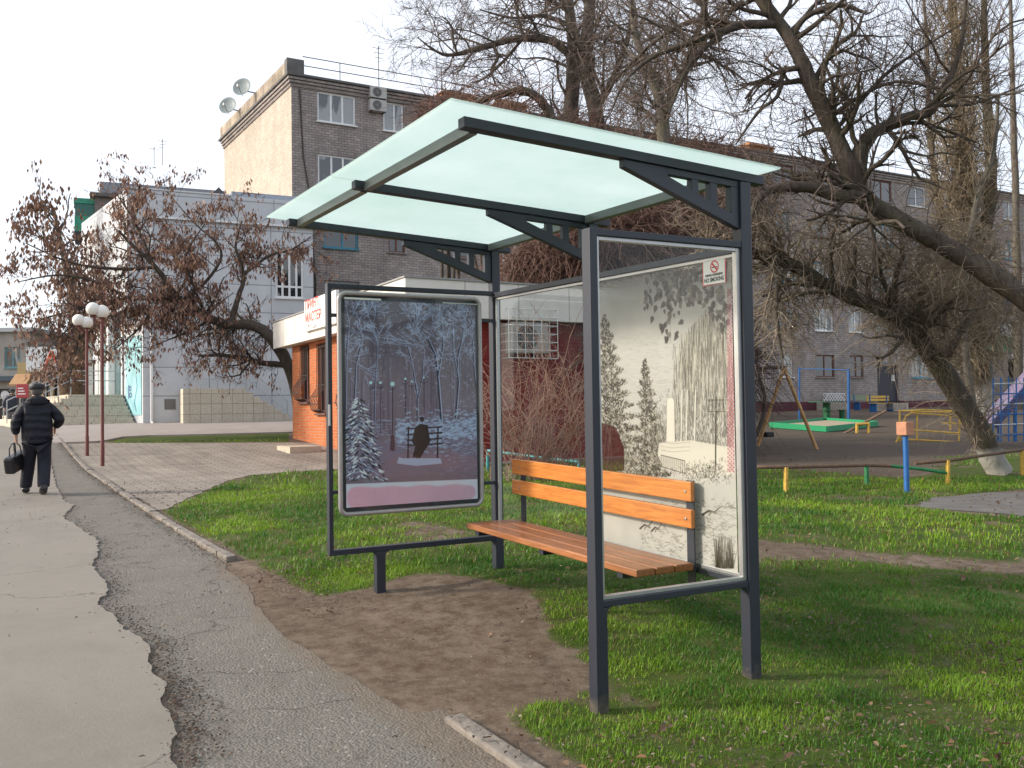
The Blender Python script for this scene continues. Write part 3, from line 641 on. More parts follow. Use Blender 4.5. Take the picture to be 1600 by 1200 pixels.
pts = [C3(a, b_, Yc) for a, b_ in ring]; K = len(pts); nn = 10; rad = .0155; vs = []
for i, q in enumerate(pts):
    t = (pts[(i+1) % K]-pts[i-1]).normalized(); a_ = Vector((0, -1, 0)); b_ = t.cross(a_).normalized()
    for k in range(nn): an = 2*math.pi*k/nn; vs.append(q+a_*(math.cos(an)*rad)+b_*(math.sin(an)*rad))
mb.add(vs, [(i*nn+k, i*nn+(k+1) % nn, ((i+1) % K)*nn+(k+1) % nn, ((i+1) % K)*nn+k) for i in range(K) for k in range(nn)])
grey_al = mat('grey_anodised_frame', (.36, .34, .34), .4, .35, var=.08, scale=10)
PC = MB().prism(rr(.006, .045), .07, lambda a, b_, t: C3(a, b_, Yc+.004+t)).build('poster_case', steel, SH, bevel=.003)
mb.build('case_frame', grey_al, PC, smooth=True)
for b__ in (.1, .9): MB().box((cx1-.01, Yc+.03, C3(1, b__, 0).z-.012), (D+.005, Yc+.05, C3(1, b__, 0).z+.012)).build('case_arm', steel, PC, bevel=.002); MB().box((XF+.02, Yc+.03, C3(0, b__, 0).z-.012), (cx0+.01, Yc+.05, C3(0, b__, 0).z+.012)).build('case_arm', steel, PC, bevel=.002)
# ---- painted winter park print
Wp, Hp = 330, 470; cv = Canvas(Wp, Hp, (.10, .09, .105)); ia, ib = .035, .03
corners = [np.array(C3(a, b_, Yc)) for a, b_ in ((ia, 1-ib), (1-ia, 1-ib), (ia, ib))]
def q2(u, v):
    p = PY(u, v, Yc); a = (p[0]-cx0)/Wc; bb = (p[2]-cz0-slope*Wc*(a-.5))/Hc
    return ((a-ia)/(1-2*ia)*(Wp-1), (1-(bb-ib)/(1-2*ib))*(Hp-1))
r_ = np.random.default_rng(11)
gy = cv.y/Hp; nz = fbm(cv.x, cv.y, 60, 5)
sk = np.array([.088, .082, .096])[None, None]*(1-gy[..., None]*.9)+np.array([.15, .115, .135])*gy[..., None]*.9; cv.c[..., :3] = sk*(.8+.5*nz[..., None])
def Q(l): return [q2(*p) for p in l]
INK = (.025, .022, .035); SNOW = (.34, .42, .55); PALE = (.26, .28, .36)
for k in range(26):   # far trunks
    u = r_.uniform(532, 752); cv.pl(Q([(u, 680), (u+r_.normal(0, 4), 600), (u+r_.normal(0, 8), 520)]), 3, (.06, .045, .06), .5, 1)
    cv.pl(Q([(u+1.2, 670), (u+1.2, 560)]), 1, PALE, .35)
for k in range(2600):  # frosty twig haze, curved strokes
    u = r_.uniform(533, 752); v = r_.uniform(462, 640)
    dn = .9 if (u < 600 or u > 620) else .35
    if u < 560: dn = 1
    if r_.random() > dn*(1-(v-462)/240): continue
    a = r_.normal(.2, .9); l = r_.uniform(2, 9); q = q2(u, v); cv.line(q, (q[0]+math.cos(a)*l, q[1]-math.sin(a)*l), 1., SNOW if r_.random() < .55 else INK, r_.uniform(.25, .7))
def wt(pts, w, w2, lv=4):
    p_ = Q(pts); cv.pl(p_, w, INK, 1, w2); cv.pl([(x+w*.35, y) for x, y in p_], max(1, w*.3), SNOW, .75, 1)
    n = len(p_)
    for i in range(n//2, n):
        for k in range(3): cv.tree(p_[i], math.pi/2+r_.normal(0, .9), r_.uniform(16, 34), max(1.2, w2*.8), lv-1, r_, (.07, .06, .085), SNOW, .5, .8)
wt([(692, 700), (688, 640), (684, 590), (680, 555), (668, 530), (650, 512)], 8, 3); wt([(684, 590), (692, 540), (690, 505), (686, 480)], 5, 2); wt([(686, 505), (676, 490), (662, 500), (650, 520)], 2.5, 1)
wt([(703, 702), (712, 650), (716, 600), (714, 560), (724, 520), (748, 495)], 7, 2); wt([(716, 590), (708, 550), (706, 500)], 4, 2); wt([(720, 540), (726, 500), (730, 475)], 3, 1)
wt([(652, 665), (652, 620), (644, 570), (636, 540)], 5, 2, 3); wt([(652, 625), (660, 590), (662, 545)], 3, 1.5, 3); wt([(738, 690), (746, 630), (740, 570), (738, 530)], 5, 2, 3)
wt([(553, 640), (556, 570), (566, 530), (560, 500)], 5, 2); wt([(540, 640), (541, 560), (545, 500)], 4, 1.5); wt([(585, 660), (586, 600), (590, 540), (582, 510)], 3, 1.5)
# ground of snow, path
cv.poly(Q([(533, 700), (600, 690), (640, 660), (752, 655), (752, 752), (533, 752)]), (.13, .115, .15), .8)
for k in range(900):
    u, v = r_.uniform(533, 752), r_.uniform(655, 752)
    if 590 < u < 680 and 690 < v: continue
    q = q2(u, v); l = r_.uniform(4, 14); cv.line(q, (q[0]+l, q[1]+r_.normal(0, 2)), r_.uniform(1, 2.5), (.22, .29, .38) if r_.random() < .6 else (.08, .07, .1), .5)
cv.poly(Q([(560, 752), (640, 700), (700, 700), (752, 720), (752, 752)]), (.16, .115, .13), .55)
for k in range(900):
    t = r_.random(); u = 618+t*132; v = 672+r_.normal(0, 12)+(.5-t)*12; q = q2(u, v); l = r_.uniform(4, 12); cv.line(q, (q[0]+l, q[1]+r_.normal(0, 2.5)), r_.uniform(2, 4), (.25, .33, .42) if r_.random() < .7 else (.12, .12, .16), .6)
# snowy spruce at left
for k in range(420):
    t = r_.random()**.7; v = 620+t*130; hw = 5+t*38; u = 561+r_.uniform(-1, 1)*hw
    if u < 534: u = 534+r_.random()*4
    q = q2(u, v); sgn = 1 if u > 561 else -1; l = r_.uniform(4, 11); cv.line(q, (q[0]+sgn*l, q[1]+r_.uniform(2, 7)), r_.uniform(1.5, 4), (.012, .016, .022) if r_.random() < .5 else ((.48, .58, .70) if r_.random() < .7 else (.2, .26, .34)), .9, 1)
# lamps with globes
for u, v, rr_, top in ((613, 600, 4.2, 705), (579, 598, 3, 690), (594, 598, 2.6, 680), (633, 592, 2, 650), (643, 596, 1.8, 650), (662, 590, 1.6, 640)):
    cv.pl(Q([(u, v), (u, top)]), 2.2 if rr_ > 4 else 1.2, (.02, .018, .03)); cv.blob(q2(u, v), rr_*1.45, rr_*1.45, (.30, .52, .60), 1.)
    cv.pl(Q([(u-5, v+6), (u, v+9), (u+5, v+6)]), 1.3, INK)
cv.poly(Q([(609, 704), (610, 680), (616, 680), (617, 704)]), (.06, .03, .04))
# bench with seated figure
BR = (.035, .014, .018)
for v in (668, 677, 686, 694): cv.pl(Q([(636, v+2), (690, v-1)]), 3.6, BR)
for u in (638, 652, 684): cv.pl(Q([(u, 668), (u-1, 716)]), 4, BR)
cv.blob(q2(659, 655), 6.5, 7.5, BR); cv.poly(Q([(648, 668), (656, 662), (668, 664), (672, 690), (662, 706), (656, 716), (644, 714), (648, 698), (643, 690)]), BR)
cv.poly(Q([(622, 716), (688, 716), (690, 724), (650, 728), (620, 724)]), (.28, .36, .45), .7)
# white strip with a smudged pink band
cv.poly(Q([(525, 757), (760, 748), (760, 830), (525, 830)]), (.50, .55, .58))
for k in range(60):
    t = k/59; u = 552+t*182; cv.blob(q2(u, 778-t*9), 19, 26-5*t+2*math.sin(k*.4), (.58-.1*t, .33, .39), 1., .35)
cv.c[..., :3] = np.clip(cv.c[..., :3]*np.where(cv.y < Hp*.86, 1.75, 1.25)[..., None]*np.array([.99, .97, 1.06])-np.where(cv.y < Hp*.86, .045, 0)[..., None], 0, .8); prm = attr_mat('printed_paper', .5)
def fp(u, v):
    a = ia+u*(1-2*ia); b_ = 1-ib-v*(1-2*ib); return np.stack([cx0+Wc*a, np.full(a.shape, Yc-.004), cz0+Hc*b_+slope*Wc*(a-.5)], 1)
lab(cv.mesh('poster', fp, prm, PC), 'winter park poster with snowy trees, lamps and a person on a bench above a white strip')
MB().prism(rr(.012, .04), .003, lambda a, b_, t: C3(a, b_, Yc-.012+t)).build('case_glass', clear, PC)
for a_, b_, c_ in ((.03, .28, .980), (.72, .98, .976)): MB().box(tuple(C3(a_, .972, Yc-.009)), tuple(C3(b_, c_, Yc-.006))).build('clamp_strip', mat('white_plastic', (.75, .75, .73), .5), PC)
MB().box((XF-.002, L-.003, 1.17), (XF+.012, L-.0005, 1.31), S).build('sticker', mat('white_paper', (.7, .68, .66), .6), SH)

# ---- etched drawing on the back glass nearest the camera
XD = D+.0285; y0d, y1d, z0d, z1d = .10, MID-.02, .50, 2.04
Wd, Hd = 380, 560; dr = Canvas(Wd, Hd, (.50, .47, .40))
def dq(u, v):
    p = PX(u, v, XD); zz = p[2]-sA*p[1]; return ((y1d-p[1])/(y1d-y0d)*(Wd-1), (z1d-zz)/(z1d-z0d)*(Hd-1))
def QD(l): return [dq(*p) for p in l]
gy = dr.y/Hd; nz = fbm(dr.x, dr.y, 50, 5)
dr.c[..., :3] = np.array([.47, .455, .42])*(.88+.2*nz[..., None]); tp = np.clip(1-gy/.2, 0, 1)[..., None]; dr.c[..., :3] = dr.c[..., :3]*(1-tp)+np.array([.30, .30, .27])*tp
dr.c[..., 3] = np.clip(.95-.55*tp[..., 0]**1.5, 0, 1)
r_ = np.random.default_rng(4); GK = (.07, .063, .055); GM = (.20, .185, .16)
for k in range(1300):   # clouds
    u, v = r_.uniform(950, 1130), r_.uniform(520, 640); q = dq(u, v); l = r_.uniform(4, 20); dr.line(q, (q[0]+l, q[1]+r_.normal(0, 2)), 1, (.30, .28, .25), r_.uniform(.1, .45))
def conifer(uc, vt, vb, hw, n, lean=0):
    for k in range(n):
        t = r_.random()**.75; v = vt+t*(vb-vt); u = uc+lean*t+r_.uniform(-1, 1)*hw*(t**.75)*(.75+.35*math.sin(v*.35)); q = dq(u, v); s_ = 1 if u > uc+lean*t else -1; l = r_.uniform(3, 9)
        c_ = r_.random(); dr.line(q, (q[0]+s_*l*.6, q[1]-r_.uniform(-3, 6)), r_.uniform(1.8, 4.2), GK if c_ < .62 else (GM if c_ < .8 else (.40, .37, .31)), .85, 1)
conifer(944, 492, 740, 46, 4600, 22); conifer(1007, 562, 745, 30, 2300, 12)
for k in range(1500):
    u, v = r_.uniform(936, 1030), 745-abs(r_.normal(0, 38)); q = dq(u, v); a = r_.uniform(0, 3.1); l = r_.uniform(4, 11); dr.line(q, (q[0]+math.cos(a)*l, q[1]-math.sin(a)*l), r_.uniform(1.5, 3.5), GK if r_.random() < .5 else (GM if r_.random() < .5 else (.42, .39, .33)), .7, 1)
dr.poly(QD([(938, 660), (962, 668), (975, 700), (975, 735), (936, 740)]), (.09, .02, .025, .35), .8)
for k in range(3600):  # wooded background
    u = r_.uniform(1025, 1146); v = r_.uniform(598, 702); t = (u-1030)/110
    if v < 645-85*t+r_.normal(0, 12): continue
    q = dq(u, v); dr.line(q, (q[0]+r_.normal(0, 2), q[1]-r_.uniform(3, 9)), 1.5, (.13, .12, .11) if r_.random() < .7 else (.38, .36, .3), .6)
for k in range(2300):  # drooping birch strands
    u = 1102+r_.normal(0, 26); v = 478+abs(r_.normal(0, 55))+abs(u-1106)*1.1; v2 = v+r_.uniform(12, 50)
    if u > 1146 or u < 1052 or v2 > 690: continue
    a, b_ = dq(u, v), dq(u+r_.normal(0, 2), v2); dr.pl([a, b_], 1.6, (.12, .11, .09) if r_.random() < .62 else (.52, .49, .42), r_.uniform(.3, .7))
for u in (1064, 1072, 1085): dr.pl(QD([(u, 692), (u+2, 610)]), 3, (.58, .56, .50)); dr.pl(QD([(u+1.5, 692), (u+3, 610)]), 1, GK, .6)
def leaf(c, s, a, col):
    pts = []
    for t, w_ in ((-1, 0), (-.5, .75), (.1, .6), (1.2, 0), (.1, -.6), (-.5, -.75)): pts.append((c[0]+s*(t*math.cos(a)-w_*math.sin(a)), c[1]+s*(t*math.sin(a)+w_*math.cos(a))))
    dr.poly(pts, col, .9)
for (u0, va, vb, n, wsp) in ((1013, 455, 485, 12, 4), (1045, 420, 535, 55, 13), (1062, 415, 480, 50, 22), (1085, 420, 470, 45, 18), (1040, 430, 470, 25, 16), (1130, 455, 520, 26, 7), (1118, 450, 500, 20, 10)):
    for k in range(n):
        v = va+(vb-va)*k/n; u = u0+r_.normal(0, wsp); c_ = dq(u, v); leaf(c_, r_.uniform(5, 8.5), 1.57+r_.normal(0, .6), GK if r_.random() < .7 else (.17, .155, .13))
    dr.pl(QD([(u0, va-10), (u0+3, vb)]), 1, GK, .6)
# obelisk, plaza, fence, lamp, plants, birds, water
dr.poly(QD([(1041, 690), (1042, 628), (1045, 622), (1051, 622), (1054, 628), (1055, 690)]), (.60, .57, .50)); dr.pl(QD([(1055, 690), (1054, 626)]), 2, GK, .7); dr.pl(QD([(1041, 690), (1042, 628)]), 1, GK, .6)
dr.poly(QD([(1030, 692), (1080, 688), (1146, 700), (1146, 742), (1090, 745), (1036, 728), (1028, 712)]), (.57, .54, .47), .9)
for v in (690, 697, 703): dr.pl(QD([(1032, v), (1050, v+3), (1078, v+1)]), 1, GM, .7)
for k in range(13):
    t = k/12; dr.pl(QD([(1033+t*37, 712+t*8), (1033+t*37, 729+t*11)]), 1.7, GK, .9)
dr.pl(QD([(1033, 711), (1070, 720)]), 1.5, GK); dr.pl(QD([(1033, 729), (1070, 740)]), 1.5, GK)
dr.pl(QD([(1118, 735), (1119, 622)]), 3.4, GK)
for du in (-11, -6, 0, 6, 11): dr.pl(QD([(1119+du, 624), (1119+du, 638)]), 2., GK); dr.blob(dq(1119+du, 640), 2.5, 3, GM)
dr.pl(QD([(1106, 643), (1133, 643)]), 1.3, GK); dr.pl(QD([(1106, 625), (1133, 625)]), 1.3, GK)
for k in range(700):
    u = r_.normal(1105, 20); v = r_.normal(738, 9); q = dq(u, v); a = r_.uniform(0, 3.14)
    if u < 1146: dr.line(q, (q[0]+math.cos(a)*5, q[1]-math.sin(a)*5), 1.2, GK if r_.random() < .6 else (.55, .52, .46), .7)
for k in range(620):
    u, v = r_.uniform(1000, 1146), r_.uniform(780, 890); q = dq(u, v); l = r_.uniform(3, 16); dr.pl([q, (q[0]+l*.5, q[1]+r_.normal(0, 2)), (q[0]+l, q[1]+r_.normal(0, 3))], 1.3, (.14, .14, .12), r_.uniform(.2, .7))
for u, v, s_ in ((1112, 800, 14), (1010, 822, 10), (1026, 826, 8)):
    dr.pl(QD([(u-s_, v+4), (u-s_*.3, v-2), (u+s_*.3, v), (u+s_, v-8)]), 4, GK, 1, 1.5); dr.pl(QD([(u-s_*.3, v+5), (u, v), (u+s_*.6, v+2)]), 3, GM)
for k in range(200):
    u = r_.uniform(1118, 1146); q = dq(u, 888); dr.line(q, (q[0]+r_.normal(0, 6), q[1]-r_.uniform(10, 60)), 1.1, GK, .5)
# woven ribbon
for v in np.arange(452, 738, 3.2):
    for du in (0, 3, 6, 9):
        if (int(v/3.2)+du//3) % 2: dr.blob(dq(1137.5+du*.95, v), 1.9, 1.9, (.33, .055, .10), .95)
dr.poly(QD([(1136, 452), (1147, 452), (1147.5, 738), (1137, 738)]), (.50, .22, .25), .28)
dr.c[..., :3] = np.clip((dr.c[..., :3]-.05)*1.08*np.array([1.0, 1.0, 1.0]), 0, .9); dm = attr_mat('etched_print', .35, .12, True)
lab(dr.mesh('etched_drawing', lambda u, v: np.stack([np.full(u.shape, XD)-.0, y1d-u*(y1d-y0d), z1d-v*(z1d-z0d)+sA*(y1d-u*(y1d-y0d))], 1), dm, SH), 'grey pencil drawing of a park with conifers, birch and an obelisk printed on the back glass')
# no smoking sticker
SX = XD-.006
def sp3(u, v, o=0): p = PX(u, v, SX-o); return Vector(p)
ys0, zs1 = sp3(1098, 408)[1:]; pbr = sp3(1134, 444); wS = ys0-pbr.y; hS = (zs1-sp3(1098, 447).z)
def s3(a, b_, o=0): return Vector((SX-o, ys0-a*wS, zs1-b_*hS+sA*(-a*wS)))
def quad(mb, a0, b0, a1, b1, o): mb.add([s3(a0, b0, o), s3(a0, b1, o), s3(a1, b1, o), s3(a1, b0, o)], [(0, 1, 2, 3)])
redp = mat('sign_red', (.55, .03, .04), .5); blk = mat('sign_black', (.02, .02, .02), .5); whp = mat('white_sticker', (.72, .74, .70), .45, var=.05)
mb = MB().box(tuple(s3(-.02, 1.02, -.001)), tuple(s3(1.02, -.02, .0))); sg = mb.build('no_smoking_sign', redp, SH)
mb = MB(); quad(mb, .02, .02, .98, .98, .0008); mb.build('sign_face', whp, sg)
mb = MB()
for k in range(28):
    a0, a1 = 2*math.pi*k/28, 2*math.pi*(k+1)/28; c_ = (.53, .30); 
    mb.add([s3(c_[0]+rr_*math.cos(a)/wS*.032, c_[1]+rr_*math.sin(a)/hS*.032, .0016) for rr_, a in ((1, a0), (1, a1), (.76, a1), (.76, a0))], [(0, 1, 2, 3)])
mb.add([s3(.53+sx*.032*.8/wS*.707+o1*.004/wS, .30+sx*.032*.8/hS*.707-o1*.004/hS, .0018) for sx, o1 in ((-1, -1), (-1, 1), (1, 1), (1, -1))], [(0, 1, 2, 3)])
mb.build('prohibition_ring', redp, sg)
mb = MB(); mb.add([s3(.53-.022/wS, .30, .0012), s3(.53-.022/wS, .30+.006/hS, .0012), s3(.53+.02/wS, .30+.006/hS, .0012), s3(.53+.02/wS, .30, .0012)], [(0, 1, 2, 3)]); mb.build('cigarette', blk, sg)
def text(name, body, size, m, parent, M, ext=.0004, align='CENTER', bold=0.):
    cu = bpy.data.curves.new(name, 'FONT'); cu.body = body; cu.size = size; cu.extrude = ext; cu.align_x = align; cu.offset = bold
    to = bpy.data.objects.new(name+'_tmp', cu); COL.objects.link(to); dg = bpy.context.evaluated_depsgraph_get()
    me = bpy.data.meshes.new_from_object(to.evaluated_get(dg)); me.name = name; bpy.data.objects.remove(to); me.transform(M); me.materials.clear()
    return link(name, me, m, parent)
Mt = Matrix(((0, 0, -1, 0), (-1, 0, 0, 0), (0, 1, 0, 0), (0, 0, 0, 1)))   # text x -> -Y, text y -> +Z, facing -X
for body, sz, bb in (('NO SMOKING', .030, .88), ('КУРИТЬ ЗАПРЕЩЕНО', .0145, .66)):
    p = s3(.5, bb, .0016); text('sign_text', body, sz, blk, sg, Matrix.Translation(p) @ Mt @ Matrix.Scale(.78 if sz > .02 else .85, 4, (1, 0, 0)), bold=.0006)
# ------------------------------------------------------------------ buildings
def facade(mb, x0, x1, z0, z1, holes, y=0., rev=.16, ax='x', flip=False):
    """wall face in the plane y with real openings and reveals; holes (xa,xb,za,zb)"""
    xsb = sorted({x0, x1, *[h_[0] for h_ in holes], *[h_[1] for h_ in holes]}); zsb = sorted({z0, z1, *[h_[2] for h_ in holes], *[h_[3] for h_ in holes]})
    def p(a, d, z): return (a, y+d, z) if ax == 'x' else (y+d, a, z)
    for i in range(len(xsb)-1):
        for j in range(len(zsb)-1):
            cx, cz = (xsb[i]+xsb[i+1])/2, (zsb[j]+zsb[j+1])/2
            if any(h_[0] < cx < h_[1] and h_[2] < cz < h_[3] for h_ in holes): continue
            mb.add([p(xsb[i], 0, zsb[j]), p(xsb[i+1], 0, zsb[j]), p(xsb[i+1], 0, zsb[j+1]), p(xsb[i], 0, zsb[j+1])], [(0, 1, 2, 3)])
    for xa, xb, za, zb_ in holes:
        c = [(xa, za), (xb, za), (xb, zb_), (xa, zb_)]
        for k in range(4):
            a, b_ = c[k], c[(k+1) % 4]; mb.add([p(a[0], 0, a[1]), p(b_[0], 0, b_[1]), p(b_[0], rev, b_[1]), p(a[0], rev, a[1])], [(0, 1, 2, 3)])
    return mb
white_pvc = mat('white_window_frame', (.74, .75, .74), .5, var=.08)
blue_fr = mat('blue_painted_frame', (.06, .24, .33), .6, var=.25); brown_fr = mat('brown_painted_frame', (.14, .05, .035), .6, var=.2); grey_fr = mat('weathered_wood_frame', (.22, .22, .21), .8, var=.2)
pane1 = pane_mat('window_pane', (.018, .024, .03), (.30, .32, .32), 1.6, .50); pane2 = pane_mat('dark_window_pane', (.012, .016, .02), (.10, .11, .12), .9, .66)
def window(par, xa, xb, za, zb_, y, fr=None, pn=None, mull=(.5,), sill=True, w_=.085, ax='x', trans=None, sgn=1):
    """frame with a pane and a sill; y is the wall plane, sgn the inward direction"""
    fr = fr or white_pvc; pn = pn or pane1; mb = MB()
    def B(a0, a1, d0, d1, z0, z1, m_=mb):
        if ax == 'x': m_.box((a0, y+sgn*d0, z0), (a1, y+sgn*d1, z1))
        else: m_.box((y+sgn*d0, a0, z0), (y+sgn*d1, a1, z1))
    B(xa+.002, xa+w_, .07, .13, za+.002, zb_-.002); B(xb-w_, xb-.002, .07, .13, za+.002, zb_-.002); B(xa+w_, xb-w_, .072, .128, za+.002, za+w_); B(xa+w_, xb-w_, .072, .128, zb_-w_, zb_-.002)
    for q in mull:
        xm = xa+(xb-xa)*q; B(xm-w_/2, xm+w_/2, .071, .129, za+w_, zb_-w_)
    if trans:
        zt = za+(zb_-za)*trans; B(xa+w_, xb-w_, .074, .126, zt-w_/2, zt+w_/2)
    f = mb.build('window', fr, par)
    pb = MB(); B(xa+w_*.6, xb-w_*.6, .10, .106, za+w_*.6, zb_-w_*.6, pb); pb.build('pane', pn, f)
    if sill:
        sb = MB(); B(xa-.06, xb+.06, -.09, .07, za-.05, za+.0015, sb); sb.build('sill', fr if fr is not brown_fr else grey_fr, f)
    return f
def bld_mat():
    return brick_mat('grey_silicate_brick', (.44, .385, .355), (.32, .28, .265), (.20, .18, .17), .30, .115, .012, .3)
# -- five-storey apartment block: facade along +X at y=36.3
FA = PY(455, 112, 36.3); AX, AY = float(FA[0]), 36.3
BZ = 1.0
AP = thing('apartment_building', 'long five storey grey brick apartment block with a pale gable wall and rooftop railing', 'building', (AX, AY, BZ))
brk = bld_mat(); gab = brick_mat('pale_gable_brick', (.60, .525, .44), (.53, .455, .375), (.40, .345, .29), .30, .115, .010, .2)
plm = mat('dark_red_plinth', (.085, .02, .03), .85, var=.3, scale=1.5); roofm = mat('grey_roof_edge', (.13, .125, .12), .9, var=.3, scale=2, bump=.5)
ZR = 16.1-BZ; LEN = 56.; DEP = 11.1
def sh(q): return Vector((q.x-(.047*q.y if q.x < 1 else 0), q.y, q.z))   # the gable is not quite square to the front
def axx(u, v=300): return float(PY(u, v, AY)[0])-AX
rows = [14.3-BZ-2.8*k for k in range(5)]
holes = []; specs = []
def addw(u0, u1, wins, hgt=1.36, **k):
    xa, xb = axx(u0), axx(u1)
    for r in wins: specs.append((xa, xb, rows[r], rows[r]+hgt, k))
addw(497, 557, (0, 1), mull=(.36, .66)); addw(600, 632, (0, 1), mull=(.55,)); 
specs.append((axx(505), axx(559), rows[2], rows[2]+1.36, dict(fr=blue_fr, mull=(.55,), pn=pane2))); specs.append((axx(606), axx(632), rows[2], rows[2]+1.1, dict(fr=brown_fr, pn=pane2)))
specs.append((axx(505), axx(560), rows[3], rows[3]+1.36, dict(fr=grey_fr, mull=(.35, .66), pn=pane2))); specs.append((axx(606), axx(632), rows[3], rows[3]+1.36, dict()))
tone = [dict(), dict(pn=pane2), dict(fr=blue_fr), dict(mull=(.33, .66)), dict(fr=grey_fr, pn=pane2), dict(fr=white_pvc, trans=.7), dict(fr=brown_fr, pn=pane2)]
rw = random.Random(5)
x = axx(700)
while x < axx(1235):
    for r in range(5):
        kw = rw.choice(tone); specs.append((x, x+(1.5 if rw.random() < .6 else 1.1), rows[r], rows[r]+1.36, kw))
    x += rw.choice((2.9, 3.3, 2.6))
for r in range(5):
    for (u0, u1) in ((1268, 1297), (1321, 1342), (1363, 1393), (1417, 1446)):
        if r == 4 and u0 == 1363: continue
        kw = dict(rw.choice(tone)); 
        if u0 == 1321: kw['mull'] = (.5,)
        specs.append((axx(u0), axx(u1), rows[r], rows[r]+1.36, kw))
x = axx(1475)
while x < LEN-2.5:
    for r in range(5): specs.append((x, x+1.5, rows[r], rows[r]+1.36, rw.choice(tone)))
    x += 3.2
dx0, dx1 = axx(1363), axx(1396)
dh = (dx0, dx1, .55, 2.9)
wall = facade(MB(), 0, LEN, .62, ZR, [s_[:4] for s_ in specs]+[dh], rev=.2)
wall.build('wall', brk, AP)
MB().box((0.05, .21, .05), (LEN, DEP, ZR-.02)).build('inner_wall', mat('dark_interior', (.02, .02, .02), .9), AP)
MB().box((.001, DEP-.2, -1.5), (LEN, DEP, ZR), sh).box((-.003, .002, -1.5), (.05, DEP-.21, ZR-.003), sh).build('gable_wall', gab, AP)
facade(MB(), -.0, LEN, -1.2, .62, [(dx0, dx1, .1, .62)], y=-.06).box((0, -.059, .6), (dx0, .0, .64)).box((dx1, -.059, .6), (LEN, .0, .64)).build('plinth', plm, AP)
MB().box((dx0, .15, .1), (dx1, .2, 2.9)).build('entrance_door', mat('dark_entrance_door', (.035, .035, .045), .6), AP)
MB().box((axx(1388), .13, 1.9), (axx(1393), .149, 2.3)).build('notice_paper', mat('notice_paper', (.6, .6, .58), .7), AP)
MB().box((axx(1300), -.02, 3.0), (axx(1398), 0.004, 3.07)).build('gas_pipe', grey_fr, AP)
# cornice steps, parapet
cb = MB()
for k in range(3): cb.box((-.06-.06*k, -.06-.06*k, ZR-.42+.14*k), (LEN, .01, ZR-.30+.14*k-.002)).box((-.06-.06*k, .011, ZR-.42+.14*k), (-.004, DEP+.06, ZR-.30+.14*k-.002), sh)
cb.build('cornice', brk, AP)
MB().box((-.26, -.26, ZR), (LEN, DEP+.2, ZR+.10), sh).build('roof', roofm, AP)
parm = brick_mat('stained_parapet', (.50, .42, .33), (.42, .35, .28), (.33, .28, .22), .6, .3, .006, .55)
MB().box((-.2, -.1, ZR+.10), (.14, DEP, ZR+.68), sh).build('parapet', parm, AP)
mb = MB().box((-.22, -.12, ZR+.10), (.55, .3, ZR+.78)); mb.build('parapet_corner', roofm, AP, bevel=.02)
rail = MB(); rm = mat('rusty_rail', (.06, .045, .04), .8)
for z in (.55, .95): rail.tube([(.5, -.05, ZR+z), (LEN, -.05, ZR+z)], .022, 5)
x = 2.2
while x < LEN: rail.tube([(x, -.05, ZR+.1), (x, -.05, ZR+.96)], .02, 5); x += 5.2
rail.build('roof_railing', rm, AP)
chm = brick_mat('orange_chimney_brick', (.45, .19, .08), (.36, .15, .07), (.25, .18, .12), .25, .09, .01, .3)
for u, w_ in ((742, 1.9), (828, 1.7), (1222, 2.0)):
    X = axx(u); mb = MB().box((X-w_/2, 1.6, ZR+.1), (X+w_/2, 3.0, ZR+1.0)); mb.box((X-w_/2-.08, 1.5, ZR+1.0), (X+w_/2+.08, 3.1, ZR+1.08)); c_ = mb.build('chimney', chm, AP)
    mb = MB(); mb.box((X-w_/2+.1, 1.7, ZR+1.08), (X+w_/2-.1, 2.9, ZR+1.1)); mb.add([(X-w_/2, 1.5, ZR+1.1), (X+w_/2, 1.5, ZR+1.1), (X+w_/2, 3.1, ZR+1.1), (X-w_/2, 3.1, ZR+1.1), (X-w_*.2, 2.3, ZR+1.5), (X+w_*.3, 2.3, ZR+1.5)], [(0, 1, 5, 4), (2, 3, 4, 5), (1, 2, 5), (3, 0, 4), (0, 3, 2, 1)]); mb.build('chimney_cap', mat('rust_sheet', (.34, .15, .06), .7, var=.3), c_)
mb = MB()  # cable down the corner
mb.tube([(.35, -.03, ZR-.5), (.5, -.03, ZR-3.5), (.75, -.03, ZR-5), (1.0, -.03, ZR-9), (.9, -.03, 2)], .035, 5); mb.build('cable', rm, AP)
for (a, b_) in ((454, 312), (449, 318), (453, 324), (447, 321)):
    p = PX(a-6, b_-50, AX); 
for (u, v) in ((446, 270), (441, 279), (447, 286)):
    p = PX(u, v, AX-.03);     MB().box((-.02, p[1]-AY-.07, p[2]-BZ-.07), (-.001, p[1]-AY+.07, p[2]-BZ+.07)).build('wall_vent', mat('dark_interior2', (.02, .02, .02), .9), AP)
for k, (xa, xb, za, zb_, kw) in enumerate(specs): window(AP, xa, xb, za, zb_, 0, **kw)
